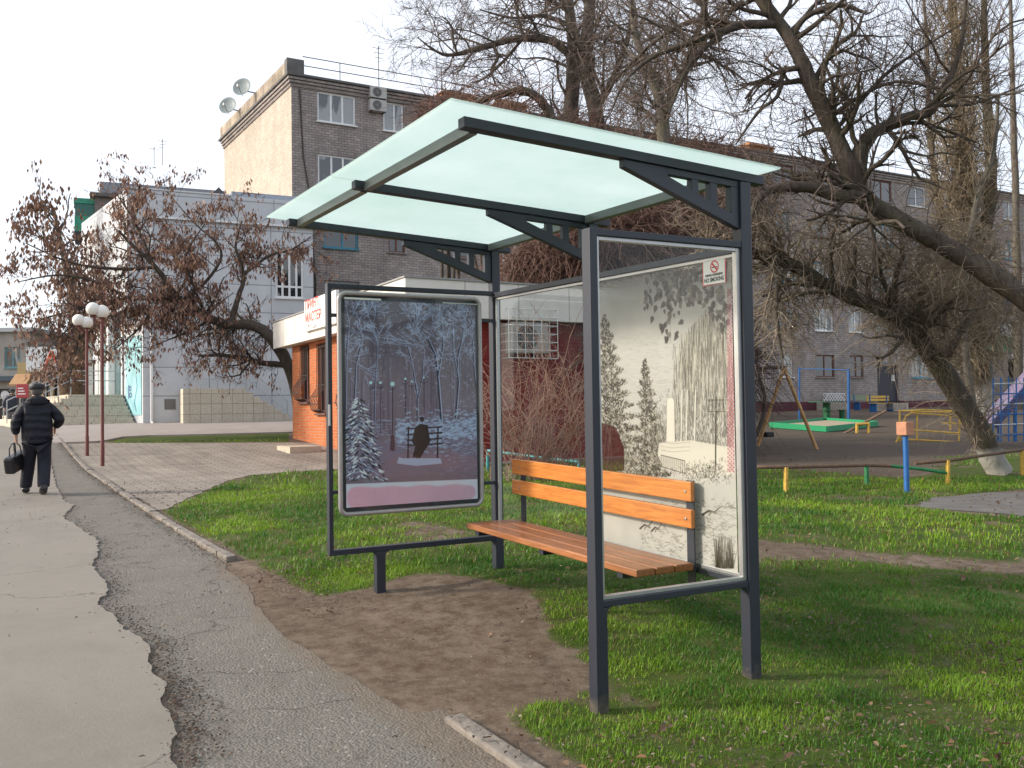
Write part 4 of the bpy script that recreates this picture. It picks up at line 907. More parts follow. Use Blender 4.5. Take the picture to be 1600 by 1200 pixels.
# balconies among the trees
def balcony(u0, u1, r, col):
    xa, xb = axx(u0), axx(u1); z = rows[r]-1.
    b_ = MB().box((xa, -.95, z-.12), (xb, -.003, z)).build('balcony', roofm, AP)
    MB().box((xa, -.95, z+.001), (xb, -.90, z+1.0)).box((xa, -.9, z+.001), (xa+.05, -.004, z+.999)).box((xb-.05, -.9, z+.001), (xb, -.004, z+.999)).build('balcony_panel', col, b_)
    mb = MB()
    for i in range(5): X = xa+.03+(xb-xa-.06)*i/4; mb.box((X-.03, -.945, z+1.001), (X+.03, -.9, z+2.4))
    mb.box((xa, -.946, z+2.4), (xb, -.004, z+2.46)); mb.build('balcony_frame', white_pvc, b_)
    MB().box((xa+.06, -.925, z+1.001), (xb-.06, -.92, z+2.399)).build('pane', pane1, b_)
lt = mat('balcony_cladding', (.20, .21, .22), .7, var=.2); 
for (u0, u1, r, c_) in ((960, 1010, 1, lt), (1085, 1130, 3, lt), (1090, 1130, 1, lt)): balcony(u0, u1, r, c_)
balcony(1500, 1560, 3, mat('green_cladding', (.05, .16, .08), .7)); balcony(1560, 1610, 2, mat('blue_cladding', (.03, .12, .20), .7)); balcony(1570, 1610, 4, mat('blue_cladding2', (.03, .16, .30), .7))
# AC units on the facade and the kiosk
casem = mat('ac_casing', (.42, .41, .39), .5, var=.1); fanm = mat('ac_fan_black', (.03, .03, .035), .5)
def ac_unit(loc, lbl, w_=.8, hh=.56, rz=0., group='air conditioners on the walls', cage=False):
    t = thing('air_conditioner', lbl, 'air conditioner', loc, rz, group)
    MB().box((-w_/2, -.3, 0), (w_/2, -.02, hh)).build('casing', casem, t, bevel=.015)
    mb = MB(); c = (-w_*.08, -.305, hh/2); r = hh*.40
    mb.lathe(c, [(r, 0), (r, .006)], 20, Matrix.Rotation(R_(90), 4, 'X')); fn = mb.build('fan', fanm, t)
    mb = MB()
    for k in range(6): rk = r*(k+1)/6.5; mb.tube([(c[0]+rk*math.cos(a), -.318, c[2]+rk*math.sin(a)) for a in [2*math.pi*i/16 for i in range(17)]], .004, 4)
    for k in range(4): a = math.pi*k/4; mb.tube([(c[0]-r*math.cos(a), -.319, c[2]-r*math.sin(a)), (c[0]+r*math.cos(a), -.319, c[2]+r*math.sin(a))], .004, 4)
    mb.build('fan_grille', casem, t)
    MB().box((-w_/2+.08, -.32, -.04), (-w_/2+.12, 0, -.002)).box((w_/2-.12, -.32, -.04), (w_/2-.08, 0, -.002)).build('wall_bracket', rm, t)
    return t
for v, l_ in ((150, 'upper of two stacked white air conditioners on the brick apartment wall'), (170, 'lower of two stacked white air conditioners on the brick apartment wall')):
    p = PY(588, v+6, AY); ac_unit((p[0], p[1]-.004, p[2]), l_, .80, .52)
p = PY(1112, 362, AY); ac_unit((p[0], p[1]-1.0, p[2]), 'small pale air conditioner hanging between branches on the apartment block', .9, .55)
# satellite dishes on the gable
def dish(u, v, X, r, lbl):
    p = P(u, v, X); t = thing('satellite_dish', lbl, 'satellite dish', tuple(p), R_(20), 'satellite dishes on the gable parapet')
    ax_ = Matrix.Rotation(R_(-20), 3, 'Z') @ Vector((-.62, -.72, .22)); M_ = ax_.to_track_quat('Z', 'Y').to_matrix().to_4x4()
    mb = MB(); mb.lathe((0, 0, 0), [(.02, -.14*r), (.4*r, -.11*r), (.7*r, -.05*r), (.95*r, .04*r), (r, .07*r), (.95*r, .075*r), (.7*r, -.02*r), (.4*r, -.08*r), (.02, -.11*r)], 24, M_); mb.build('reflector', mat('dish_grey', (.24, .28, .28), .5), t, smooth=True)
    mb = MB(); mb.tube([ax_*-.05+Vector((0, 0, -.9*r)), ax_*.8*r+Vector((0, 0, -.35*r))], .015, 5); mb.build('feed_arm', rm, t); mb = MB(); mb.box((-.05, -.05, -.06), (.05, .05, .06), Matrix.Translation(ax_*.85*r+Vector((0, 0, -.3*r)))); mb.build('receiver', casem, t)
    mb = MB(); mb.tube([-ax_*.1, -ax_*.2+Vector((.2, 0, -.05)), Vector((.62, -.2, -.18)), Vector((.64, -.2, -.5))], .03, 6); mb.build('mast', rm, t)
dish(356, 165, 46.7, .46, 'lower left grey satellite dish on the edge of the pale gable'); dish(378, 136, 44.4, .46, 'upper right grey satellite dish on the edge of the pale gable')
def antenna(p, hgt, lbl, rungs=3, name='roof_antenna'):
    t = thing(name, lbl, 'antenna', tuple(p), 0, 'aerials on the roofs'); mb = MB(); mb.tube([(0, 0, 0), (0, 0, hgt)], .02, 5); mb.build('mast', rm, t)
    mb = MB()
    for k in range(rungs): z = hgt-.12-.22*k; mb.tube([(-.3+.05*k, 0, z), (.3-.05*k, 0, z)], .012, 4)
    mb.tube([(0, -.3, hgt-.1), (0, .3, hgt-.1)], .012, 4); mb.build('cross_bars', rm, t)
q = PY(592, 128, AY+.5); antenna((q[0], q[1], ZR+BZ+.1), 2.2, 'thin mast aerial at the roof edge above the air conditioners')
q = PY(690, 140, AY+.9); antenna((q[0], q[1], ZR+BZ+.1), 2.0, 'aerial with a square head on the roof near the first chimney', 2); q = PY(683, 138, AY+.9); antenna((q[0], q[1], ZR+BZ+.1), 2.4, 'bare thin aerial pole left of the chimney on the long roof', 1)

# -- orange brick kiosk with white fascia
KX, KY = 5.03, 14.13; KB = .05
KI = thing('kiosk_building', 'single storey orange and red brick kiosk with a wide white fascia behind the shelter', 'kiosk', (KX+.35, KY+.35, KB))
ob = brick_mat('orange_brick', (.58, .17, .06), (.48, .13, .045), (.40, .24, .16), .26, .08, .010, .18, bumpd=.004)
rb = brick_mat('dark_red_painted_brick', (.30, .045, .04), (.25, .036, .034), (.19, .035, .033), .26, .08, .008, .25, bumpd=.004)
KL, KW = 23.6-14.48, 5.6; KH = 3.32-KB
wins = []
for (ua, ub, va, vb) in ((470, 484, 541, 629), (496, 512, 538, 646)):
    a = PX(ub, vb, KX+.35); c_ = PX(ua, va, KX+.35); wins.append((a[1]-KY-.35, c_[1]-KY-.35, max(a[2], PX(ua, vb, KX+.35)[2])-KB, c_[2]-KB))
for y_ in (1.2, 3.4): wins.append((y_, y_+1.1, 1.3, 2.9))
facade(MB(), 0, KL, -.6, KH, wins, y=0, rev=.15, ax='y').build('wall', ob, KI)
facade(MB(), 0, KW, -.6, KH, [(.1, .85, .9, 2.9)], y=0, rev=.15).box((KW-.01, 0.001, -.6), (KW, KL, KH-.001)).box((0.001, KL-.1, -.6), (KW-.011, KL, KH-.001)).build('side_wall', rb, KI)
MB().box((.16, .16, -.5), (KW-.02, KL-.12, KH-.01)).build('inner_wall', MATS['dark_interior'], KI)
for w_ in wins: 
    window(KI, *w_, 0, fr=mat('brown_window', (.10, .04, .03), .6), pn=pane2, mull=(.5,), ax='y')
    gm = MB(); y0_, y1_, z0_, z1_ = w_
    for k in range(6):
        Y = y0_+(y1_-y0_)*(k+.5)/6; gm.tube([(-.04, Y, z1_), (-.05, Y, z0_+.7), (-.22, Y, z0_+.45), (-.26, Y, z0_+.25), (-.18, Y, z0_+.08), (-.04, Y, z0_+.02)], .011, 4)
    for z_, d_ in ((z1_-.1, .05), (z0_+.75, .055), (z0_+.45, .225), (z0_+.25, .265), (z0_+.1, .2)): gm.tube([(-d_, y0_, z_), (-d_, y1_, z_)], .011, 4)
    gm.build('window_grille', rm, KI)
tealw = window(KI, .1, .85, .9, 2.9, 0, fr=mat('teal_frame', (.03, .28, .30), .6), pn=pane_mat('teal_pane', (.01, .09, .10), (.03, .28, .30), 1.5, .45), trans=.6)
fas = mat('white_fascia_panel', (.70, .67, .62), .6, var=.1, scale=1.2); 
f_ = MB(); e0, e1 = -.35, 0.
zt_ = 4.08-KB; f_.box((-.35, -.35, KH-.02), (KW+.25, -.29, zt_)).box((-.35, -.289, KH-.02), (-.29, KL+.8, zt_-.001)).box((-.29, -.289, KH), (KW+.2, KL+.75, KH+.05)); f_.build('fascia', fas, KI, bevel=.01)
MB().box((-.38, -.38, zt_), (KW+.28, KL+.83, zt_+.035)).build('roof', mat('roof_felt', (.3, .3, .3), .9), KI)
mb = MB()
for k in range(1, 8): mb.box((-.353, k*1.3-.3, KH), (-.3505, k*1.3-.285, zt_-.005))
for k in range(1, 5): mb.box((k*1.3-.3, -.353, KH), (k*1.3-.285, -.3505, zt_-.005))
mb.build('panel_joint', mat('joint_grey', (.3, .3, .29), .8), KI)
# sign box on the lit fascia
a = PX(481, 520, KX); c_ = PX(512, 461, KX); sy1, sy0 = a[1]-KY-.35, c_[1]-KY-.35-.9
sg2 = MB().box((-.44, sy0, a[2]-KB+.02), (-.352, sy1, c_[2]-KB+.02)).build('shop_sign', mat('sign_white', (.78, .76, .72), .5, var=.03), KI, bevel=.008)
redl = mat('red_letters', (.55, .05, .04), .5)
Mk = Matrix(((0, 0, -1, 0), (-1, 0, 0, 0), (0, 1, 0, 0), (0, 0, 0, 1)))
for body, dz in (('ПРИНТ', .60), ('МАСТЕР', .26)): text('sign_text', body, .33, redl, sg2, Matrix.Translation((-.443, sy1-.08, a[2]-KB+dz)) @ Mk, align='LEFT', bold=.006)
mb = MB(); pts = [(-.446, sy1-.3-k*.08, a[2]-KB+.12+.05*math.sin(k*.7)) for k in range(10)]; mb.tube(pts, .012, 4); mb.build('sign_mark', mat('sign_grey_mark', (.4, .38, .37), .6), sg2)
MB().box((-.12, -.15, -.6), (KW, .005, .18)).box((-.12, .006, -.6), (.004, KL, .22)).build('plinth', mat('kiosk_plinth', (.36, .31, .26), .9, var=.2), KI)
p = PG(482, 706); st_ = MB().box((-.8, -.1, -.5), (0, 1.1, .14)); stt = thing('doorstep', 'pale tiled doorstep slab at the foot of the orange kiosk', 'doorstep', (float(p[0])+.3, float(p[1]), g(*p[:2]))); st_.build('slab', mat('cream_tile', (.46, .40, .31), .7), stt, bevel=.01)
# AC in a white cage on the red wall
p = PY(818, 553, KY+.35); u_ = ac_unit((p[0], p[1]-.004, p[2]), 'white air conditioner inside a wire cage on the dark red kiosk wall', .95, .68)
cg = MB()
for k in range(7):
    X = -.62+k*1.24/6; cg.tube([(X, -.45, -.12), (X, -.45, .95)], .009, 4)
    if k in (0, 6): cg.tube([(X, -.45, .95), (X, 0, .95)], .009, 4); cg.tube([(X, -.45, -.12), (X, 0, -.12)], .009, 4)
for k in range(7):
    z_ = -.12+k*1.07/6; cg.tube([(-.62, -.45, z_), (.62, -.45, z_)], .009, 4); cg.tube([(-.62, -.45, z_), (-.62, 0, z_)], .009, 4); cg.tube([(.62, -.45, z_), (.62, 0, z_)], .009, 4)
cg.build('cage', white_pvc, u_)

# -- grey panelled two-storey building
ang = R_(-4.8); GP = P(224, 655, 36.7); GZ = g(GP[0], GP[1])-.05
GB = thing('panelled_building', 'two storey building clad in grey metal panels with tiled entrance steps', 'building', (GP[0], GP[1], GZ), ang)
iv = Matrix.Rotation(-ang, 3, 'Z'); fr_n = np.array([math.sin(ang)*-1, math.cos(ang)])
def gl(u, v, yl=0.):
    """pixel -> local coords on the building's plane y=yl"""
    r = ray(u, v); o = CAMP-np.array([GP[0], GP[1], GZ]); ny = np.array([-math.sin(ang), math.cos(ang), 0]); nx = np.array([math.cos(ang), math.sin(ang), 0])
    t = (yl-o@ny)/(r@ny); p = o+r*t; return float(p@nx), float(p[2])
pan, nt, b = new_mat('grey_metal_panel'); h = N(nt); spx = h.n('ShaderNodeSeparateXYZ'); nt.links.new(h.co(), spx.inputs[0]); cb = h.n('ShaderNodeCombineXYZ'); nt.links.new(h.math('ADD', spx.outputs[0], spx.outputs[1]), cb.inputs[0]); nt.links.new(spx.outputs[2], cb.inputs[1])
br = h.n('ShaderNodeTexBrick', i_Color1=(.56, .58, .60, 1), i_Color2=(.53, .55, .575, 1), i_Mortar=(.26, .27, .29, 1), i_Scale=1., i_Mortar_Size=.018, i_Brick_Width=2.5, i_Row_Height=1.15, offset=0.); nt.links.new(cb.outputs[0], br.inputs[0])
nt.links.new(h.mix(1., br.outputs['Color'], h.ramp(h.noise(cb.outputs[0], 1.2, 5, .7), [(.3, .88), (.7, 1.05)]), 'MULTIPLY'), b.inputs['Base Color']); b.inputs['Roughness'].default_value = .45; h.bump(h.math('SUBTRACT', 1., br.outputs['Fac']), .6, .02, b)
SK = Matrix.Rotation(R_(12.2), 4, 'Z'); x1g = gl(490, 500)[0]; zp = gl(224, 338)[1]; ztop = gl(215, 296)[1]; xl = gl(198, 400)[0]
wa = gl(431, 465); wb = gl(474, 395)
gh = [(wa[0], wb[0], wa[1], wb[1])]
body = facade(MB(), 0, x1g, -.8, zp, gh, rev=.14).add([SK @ Vector(q_) for q_ in ((0, 0, -.8), (0, 0, zp), (0, 8.2, zp), (0, 8.2, -.8))], [(0, 1, 2, 3)]); body.build('wall', pan, GB)
MB().box((.02, .15, -.7), (x1g, 8.9, zp-.02)).build('inner_wall', MATS['dark_interior'], GB)
window(GB, *gh[0], 0, mull=(.25, .5, .75), trans=.25)
upp = MB(); ub = gl(200, 482)[1]
upp.prism([(xl, -.02), (xl-.211*8, 8*.977), (4., 8*.977), (-.003, -.02)], ztop-ub, lambda a, b_, t: Vector((a, b_, ub+t))); upp.box((-.003, -.12, zp), (x1g+.2, 9, ztop+.0)); upp.build('upper_storey', pan, GB, bevel=.02)
zb3 = gl(400, 306)[1]; MB().box((gl(365, 330)[0], .6, ztop), (x1g+3.2, 8, zb3+.25)).build('roof_box', mat('bluegrey_cladding', (.30, .34, .40), .5, var=.05), GB)
MB().box((xl-.05, -.16, ztop), (gl(362, 330)[0], 9, ztop+.06)).build('coping', mat('coping_white', (.6, .62, .63), .4), GB)
MB().box((-.0, -.145, zp-.06), (x1g+.2, -.122, zp+.02)).build('trim', white_pvc, GB)
dx = gl(236, 400)[0]; mb = MB().tube([(dx, -.08, zp-.05), (dx, -.08, .15), (dx+.05, -.2, .05)], .06, 8); mb.build('downpipe', white_pvc, GB, smooth=True)
a = gl(257, 640); MB().box((a[0], -.02, a[1]), (a[0]+.42, -.001, a[1]+.42)).build('vent_grille', mat('vent_dark', (.15, .15, .15), .6), GB)
# lit left face: poster, glass doors, steps
cyn = Canvas(60, 120, (.25, .48, .52)); cyn.c[..., :3] *= (.75+.7*fbm(cyn.x, cyn.y, 30, 4))[..., None]; cyn.c[..., :3] = np.clip(cyn.c[..., :3]+.25*(fbm(cyn.x+50, cyn.y, 22, 3)[..., None]-.4), .02, .8)
cyn.pl([(12, 74), (12, 92)], 4, (.05, .12, .25)); cyn.blob((18, 78), 6, 5, (.05, .12, .25)); cyn.blob((19, 88), 7, 5, (.05, .12, .25)); cyn.blob((18, 78), 3, 2, (.3, .5, .55)); cyn.blob((19, 88), 3.5, 2, (.3, .5, .55)); cyn.pl([(40, 60), (44, 75), (34, 100), (40, 112)], 3, (.05, .22, .30))
cyn.mesh('window_poster', lambda u, v: np.stack([np.full(u.shape, -.02), 2.6-u*2.4, 3.6-v*3.2], 1) @ np.array(SK.to_3x3()).T, attr_mat('poster_film', .4), GB)
cyg = mat('cyan_door_glass', (.25, .42, .44), .15, var=.15, scale=1)
for k in range(3): MB().box((-.03, 3.1+k*1.3, 1.2), (-.005, 4.2+k*1.3, 4.6), SK).build('glass_door', cyg, GB)
mb = MB()
for k in range(4): mb.box((-.08, 2.95+k*1.3, 1.15), (-.031, 3.09+k*1.3, 4.8), SK)
mb.box((-.081, 2.9, 4.6), (-.032, 7.2, 4.8), SK); mb.build('door_frame', white_pvc, GB)
for k in range(2): MB().box((xl+.1, 7.4-k*3.9, 0), (xl+.35, 7.65-k*3.9, ub-.002), SK).build('column', white_pvc, GB)
tile = brick_mat('cream_tiles', (.62, .56, .45), (.57, .51, .41), (.34, .30, .24), .4, .4, .010, .15)
for _n in tile.node_tree.nodes:
    if _n.type == 'TEX_BRICK': _n.offset = 0.
ST_ = MB(); ST_ = thing('entrance_steps', 'cream tiled entrance steps climbing to the grey building with steel railings', 'steps', (GP[0], GP[1], GZ), ang+R_(12.2))
n = 8
for k in range(n): 
    e = .32*(n-1-k)+.002*k; MB().box((-2.2-e, 2.7-e*.8, -.6 if k == 0 else .16*k), (-.09, 8.2, .16*(k+1)-(0 if k < n-1 else .0))).build('step', tile, ST_, bevel=.006)
ral = mat('steel_railing', (.45, .47, .48), .35, .6)
for y0_, in ((2.75,), (6.9,)):
    mb = MB()
    for hz in (.95, .55): mb.tube([(-4.4, y0_, .1+hz), (-2.1, y0_, 1.3+hz), (-.4, y0_, 1.3+hz)], .025, 6)
    for t in np.linspace(0, 1, 6): mb.tube([(-4.4+2.3*t, y0_, .0+1.2*t), (-4.4+2.3*t, y0_, 1.05+1.2*t)], .02, 6)
    mb.build('railing', ral, ST_)
# tiled side stair on the right, stepping down to the right
RS = thing('side_stair', 'beige tiled side stair stepping down beside the grey wall with a thin handrail', 'steps', (GP[0], GP[1], GZ), ang)
a0 = gl(286, 650, -1.6)[0]; 
zs = gl(300, 607, -1.6)[1]; MB().box((a0, -1.6, -.6), (gl(385, 650, -1.6)[0], -.01, zs)).build('landing', tile, RS, bevel=.006)
for k in range(7):
    xa = gl(385+k*11, 650, -1.6)[0]; xb = gl(385+(k+1)*11, 650, -1.6)[0]; MB().box((xa+.001, -1.6, -.6), (xb, -.01, zs-(k+1)*zs/8.2)).build('step', tile, RS, bevel=.006)
mb = MB(); xa = gl(300, 600, -1.5)[0]; xb = gl(392, 600, -1.5)[0]; xc = gl(458, 600, -1.5)[0]
mb.tube([(xa, -.2, zs+.9), (xb, -.2, zs+.9), (xc, -.2, .95)], .02, 5); mb.tube([(xa, -.2, zs+.45), (xb, -.2, zs+.45), (xc, -.2, .5)], .015, 5)
for X in (xa, (xa+xb)/2, xb, xc): mb.tube([(X, -.2, -.1), (X, -.2, (zs+.9) if X < xc else .95)], .018, 5)
mb.build('handrail', ral, RS)

# -- farther block on the left with the green balcony
FP = P(128, 640, 62); FZ = g(FP[0], FP[1])-.2
FB_ = thing('rear_apartment_block', 'brick apartment block rising behind the grey panelled building with a green balcony', 'building', (FP[0]+.8, FP[1], FZ), R_(-6))
def fz(v): return 1.312+(650-v)/FPX*62-FZ
x1f = 12.5; hz = fz(300)
hl = [(1.2+3*k, 2.6+3*k, hz-2.4-2.8*r, hz-1.1-2.8*r) for k in range(4) for r in range(4)]
bk2 = brick_mat('brown_grey_brick', (.30, .26, .23), (.25, .215, .19), (.17, .15, .14), .3, .12, .012, .3)
facade(MB(), 0, x1f, -1, hz, hl).add([(0, 0, -1), (0, 0, hz), (0, 12, hz), (0, 12, -1)], [(0, 1, 2, 3)]).build('wall', bk2, FB_)
MB().box((.05, .2, -1), (x1f, 11.9, hz-.02)).build('inner_wall', MATS['dark_interior'], FB_)
for q in hl: window(FB_, *q, 0)
MB().box((-.3, -.3, hz), (x1f+.3, 12.2, hz+.25)).build('roof', roofm, FB_); MB().box((.3, 1., hz+.25), (x1f, 11, hz+1.3)).build('roof_storey', mat('grey_roof_sheet', (.25, .26, .28), .7, var=.15), FB_)
grn = mat('green_balcony_sheet', (.03, .27, .17), .6, var=.2)
zg = fz(355); bb = MB().box((-1.25, .3, zg), (-.003, 2.8, zg+1.05)).build('balcony', grn, FB_); MB().box((-1.22, .33, zg+1.051), (-.01, 2.77, zg+1.9)).build('balcony_glazing', mat('balcony_glass_green', (.02, .13, .10), .3), bb); MB().box((-1.3, .25, zg+1.901), (-.005, 2.85, zg+2.25)).build('balcony_roof', grn, bb); MB().box((-1.28, .27, zg-.5), (-.004, 2.83, zg-.002)).build('balcony_base', mat('dark_steel2', (.05, .05, .06), .8), bb)
q = P(254, 300, 60); antenna((q[0], q[1]+.0, FZ+hz+1.3), 1.7, 'aerial with stacked bars on the far roof above the grey building', 3); q = P(241, 300, 60); antenna((q[0], q[1], FZ+hz+1.3), 1.2, 'short aerial beside the stacked bar aerial on the far roof', 1)
mb = MB(); t = thing('roof_hatch', 'dark pitched hatch cover on the roof of the grey panelled building', 'roof hatch', (GP[0], GP[1], GZ), ang); a = gl(318, 300, 2)[0]; c_ = gl(360, 300, 2)[0]
mb.add([(a, 1.2, ztop+.06), (c_, 1.2, ztop+.06), (c_, 3, ztop+.06), (a, 3, ztop+.06), ((a+c_)/2, 1.4, ztop+.7), ((a+c_)/2, 2.8, ztop+.7)], [(0, 1, 4), (1, 2, 5, 4), (2, 3, 5), (3, 0, 4, 5), (0, 3, 2, 1)]); mb.build('cover', mat('dark_felt', (.06, .06, .07), .8), t)

# -- the far street on the left
def lbox(name, lbl, cat, u0, u1, v0, v1, d, dep, m_, ang=0., extra=None):
    p0, p1 = P(u0, v1, d), P(u1, v1, d); t = thing(name, lbl, cat, (p0[0], p0[1], p0[2]), math.atan2(p1[1]-p0[1], p1[0]-p0[0])+ang); W_ = float(np.linalg.norm(p1-p0)); H_ = (v1-v0)/FPX*d
    return t, W_, H_
t, W_, H_ = lbox('grey_house', 'grey two storey house at the left edge of the street with dark shopfront', 'building', -90, 47, 520, 668, 58, 8, None)
hl = [(W_-1.6, W_-.6, H_*.62, H_*.84), (W_-3.6, W_-2.6, H_*.62, H_*.84), (W_-2.6, W_-1.2, .1, H_*.4)]
facade(MB(), 0, W_, -1, H_, hl).add([(W_, 0, -1), (W_, 8, -1), (W_, 8, H_), (W_, 0, H_)], [(0, 1, 2, 3)]).build('wall', mat('grey_render', (.34, .32, .29), .9, var=.15, scale=1), t); MB().box((.1, .2, -1), (W_-.1, 7.8, H_-.1)).build('inner_wall', MATS['dark_interior'], t)
for q in hl[:2]: window(t, *q, 0, fr=mat('teal_frame2', (.15, .30, .32), .6))
window(t, *hl[2], 0, fr=rm, pn=pane2, sill=False); MB().box((-.1, -.5, H_*.48), (W_+.1, .01, H_*.53)).build('canopy', mat('slate_canopy', (.06, .09, .12), .6), t); MB().box((-.3, -.3, H_), (W_+.3, 8.2, H_+.25)).build('roof', mat('pale_roof', (.42, .46, .48), .6), t)
for dx_ in (-2.35, -1.65):
    m_ = MB(); m_.lathe((W_+dx_+.1, -.02, H_*.33), [(.28, 0), (.28, .02)], 16, Matrix.Rotation(R_(90), 4, 'X')); m_.build('round_emblem', white_pvc, t)
t, W_, H_ = lbox('yellow_kiosk', 'small yellow kiosk with an orange awning far down the street', 'kiosk', 27, 48, 566, 668, 52, 3, None)
MB().box((0, 0, -.5), (W_, 2.5, H_)).build('wall', mat('yellow_paint', (.42, .32, .15), .7), t); MB().add([(-.1, -.7, H_*.66), (W_+.1, -.7, H_*.66), (W_+.1, 0, H_*.82), (-.1, 0, H_*.82), (-.1, -.7, H_*.63), (W_+.1, -.7, H_*.63), (W_+.1, 0, H_*.79), (-.1, 0, H_*.79)], [(0, 1, 2, 3), (7, 6, 5, 4), (4, 5, 1, 0), (1, 5, 6, 2), (0, 3, 7, 4)]).build('awning', mat('orange_awning', (.42, .24, .11), .7), t)
window(t, W_*.2, W_*.85, H_*.2, H_*.6, -.12, fr=rm, pn=pane2)
t, W_, H_ = lbox('corner_shop', 'low shop with a broad white sign board carrying a red letter A', 'shop', 44, 95, 556, 668, 44, 4, None)
MB().box((0, 0.5, -.5), (W_, 3.9, H_)).build('wall', mat('brown_shopfront', (.12, .065, .05), .7, var=.3), t); bd = MB().box((-.1, 0, H_-.75), (W_+.1, .45, H_+.42)).build('sign_board', mat('sign_board_white', (.66, .70, .72), .5), t, bevel=.01)
text('sign_text', 'А', 1.1, mat('orange_red_letter', (.75, .10, .02), .5), bd, Matrix.Translation((W_*.72, -.01, H_-.62)) @ Matrix.Rotation(R_(90), 4, 'X'), ext=.01, bold=.03)
for k in range(3): MB().box((W_*(.12+.25*k), .42, .1), (W_*(.12+.25*k)+.42, .49, H_-.9)).build('shop_window', pane2, t)
for k in range(4): MB().box((W_*(.04+.29*k), .2, -.3), (W_*(.04+.29*k)+.13, .33, H_-.76)).build('post', mat('cream_post', (.42, .34, .24), .7), t)
t, W_, H_ = lbox('red_sign_board', 'red street sign board with white text lines behind the men', 'sign board', 25, 44, 600, 622, 36, .1, None)
MB().box((0, 0, 0), (W_, .06, H_)).build('panel', mat('board_red', (.36, .04, .045), .5), t, bevel=.02); mb = MB()
for k in range(3): mb.box((W_*.15, -.004, H_*(.25+.2*k)), (W_*(.8-.1*k), -.001, H_*(.33+.2*k)))
mb.build('text_line', white_pvc, t); MB().box((.05, .02, -1.), (.1, .05, 0)).box((W_-.1, .02, -1.), (W_-.05, .05, 0)).build('stand', rm, t)
# ------------------------------------------------------------------ trees
def tubes(lines, n):
    """lines: list of (pts(K,3), radii(K)); one big tube mesh (V,F)"""
    Vs, Fs, off = [], [], 0; by = {}
    for p, r in lines: by.setdefault(len(p), []).append((p, r))
    for K, ls in by.items():
        Pn = np.array([l[0] for l in ls], float); Rn = np.array([l[1] for l in ls], float); Nn = len(ls)
        T = np.gradient(Pn, axis=1); T /= np.linalg.norm(T, axis=2, keepdims=True)+1e-9
        ref = np.tile(np.array([.31, .17, .93]), (Nn, 1)); mt = T.mean(1); mt /= np.linalg.norm(mt, axis=1, keepdims=True)+1e-9
        k = np.abs((mt*ref).sum(1)) > .85; ref[k] = [.93, .3, .1]
        A = np.cross(T, ref[:, None]); A /= np.linalg.norm(A, axis=2, keepdims=True)+1e-9; B = np.cross(T, A)
        an = 2*np.pi*np.arange(n)/n
        V = Pn[:, :, None]+Rn[:, :, None, None]*(A[:, :, None]*np.cos(an)[:, None]+B[:, :, None]*np.sin(an)[:, None])
        i = np.arange(K-1)[:, None]; j = np.arange(n)[None]; q = np.stack([i*n+j, i*n+(j+1) % n, (i+1)*n+(j+1) % n, (i+1)*n+j], -1).reshape(-1, 4)
        Fs.append((q[None]+(np.arange(Nn)*K*n)[:, None, None]+off).reshape(-1, 4)); Vs.append(V.reshape(-1, 3)); off += Nn*K*n
    return np.concatenate(Vs), np.concatenate(Fs)
def nrm(v): return v/(np.linalg.norm(v)+1e-9)
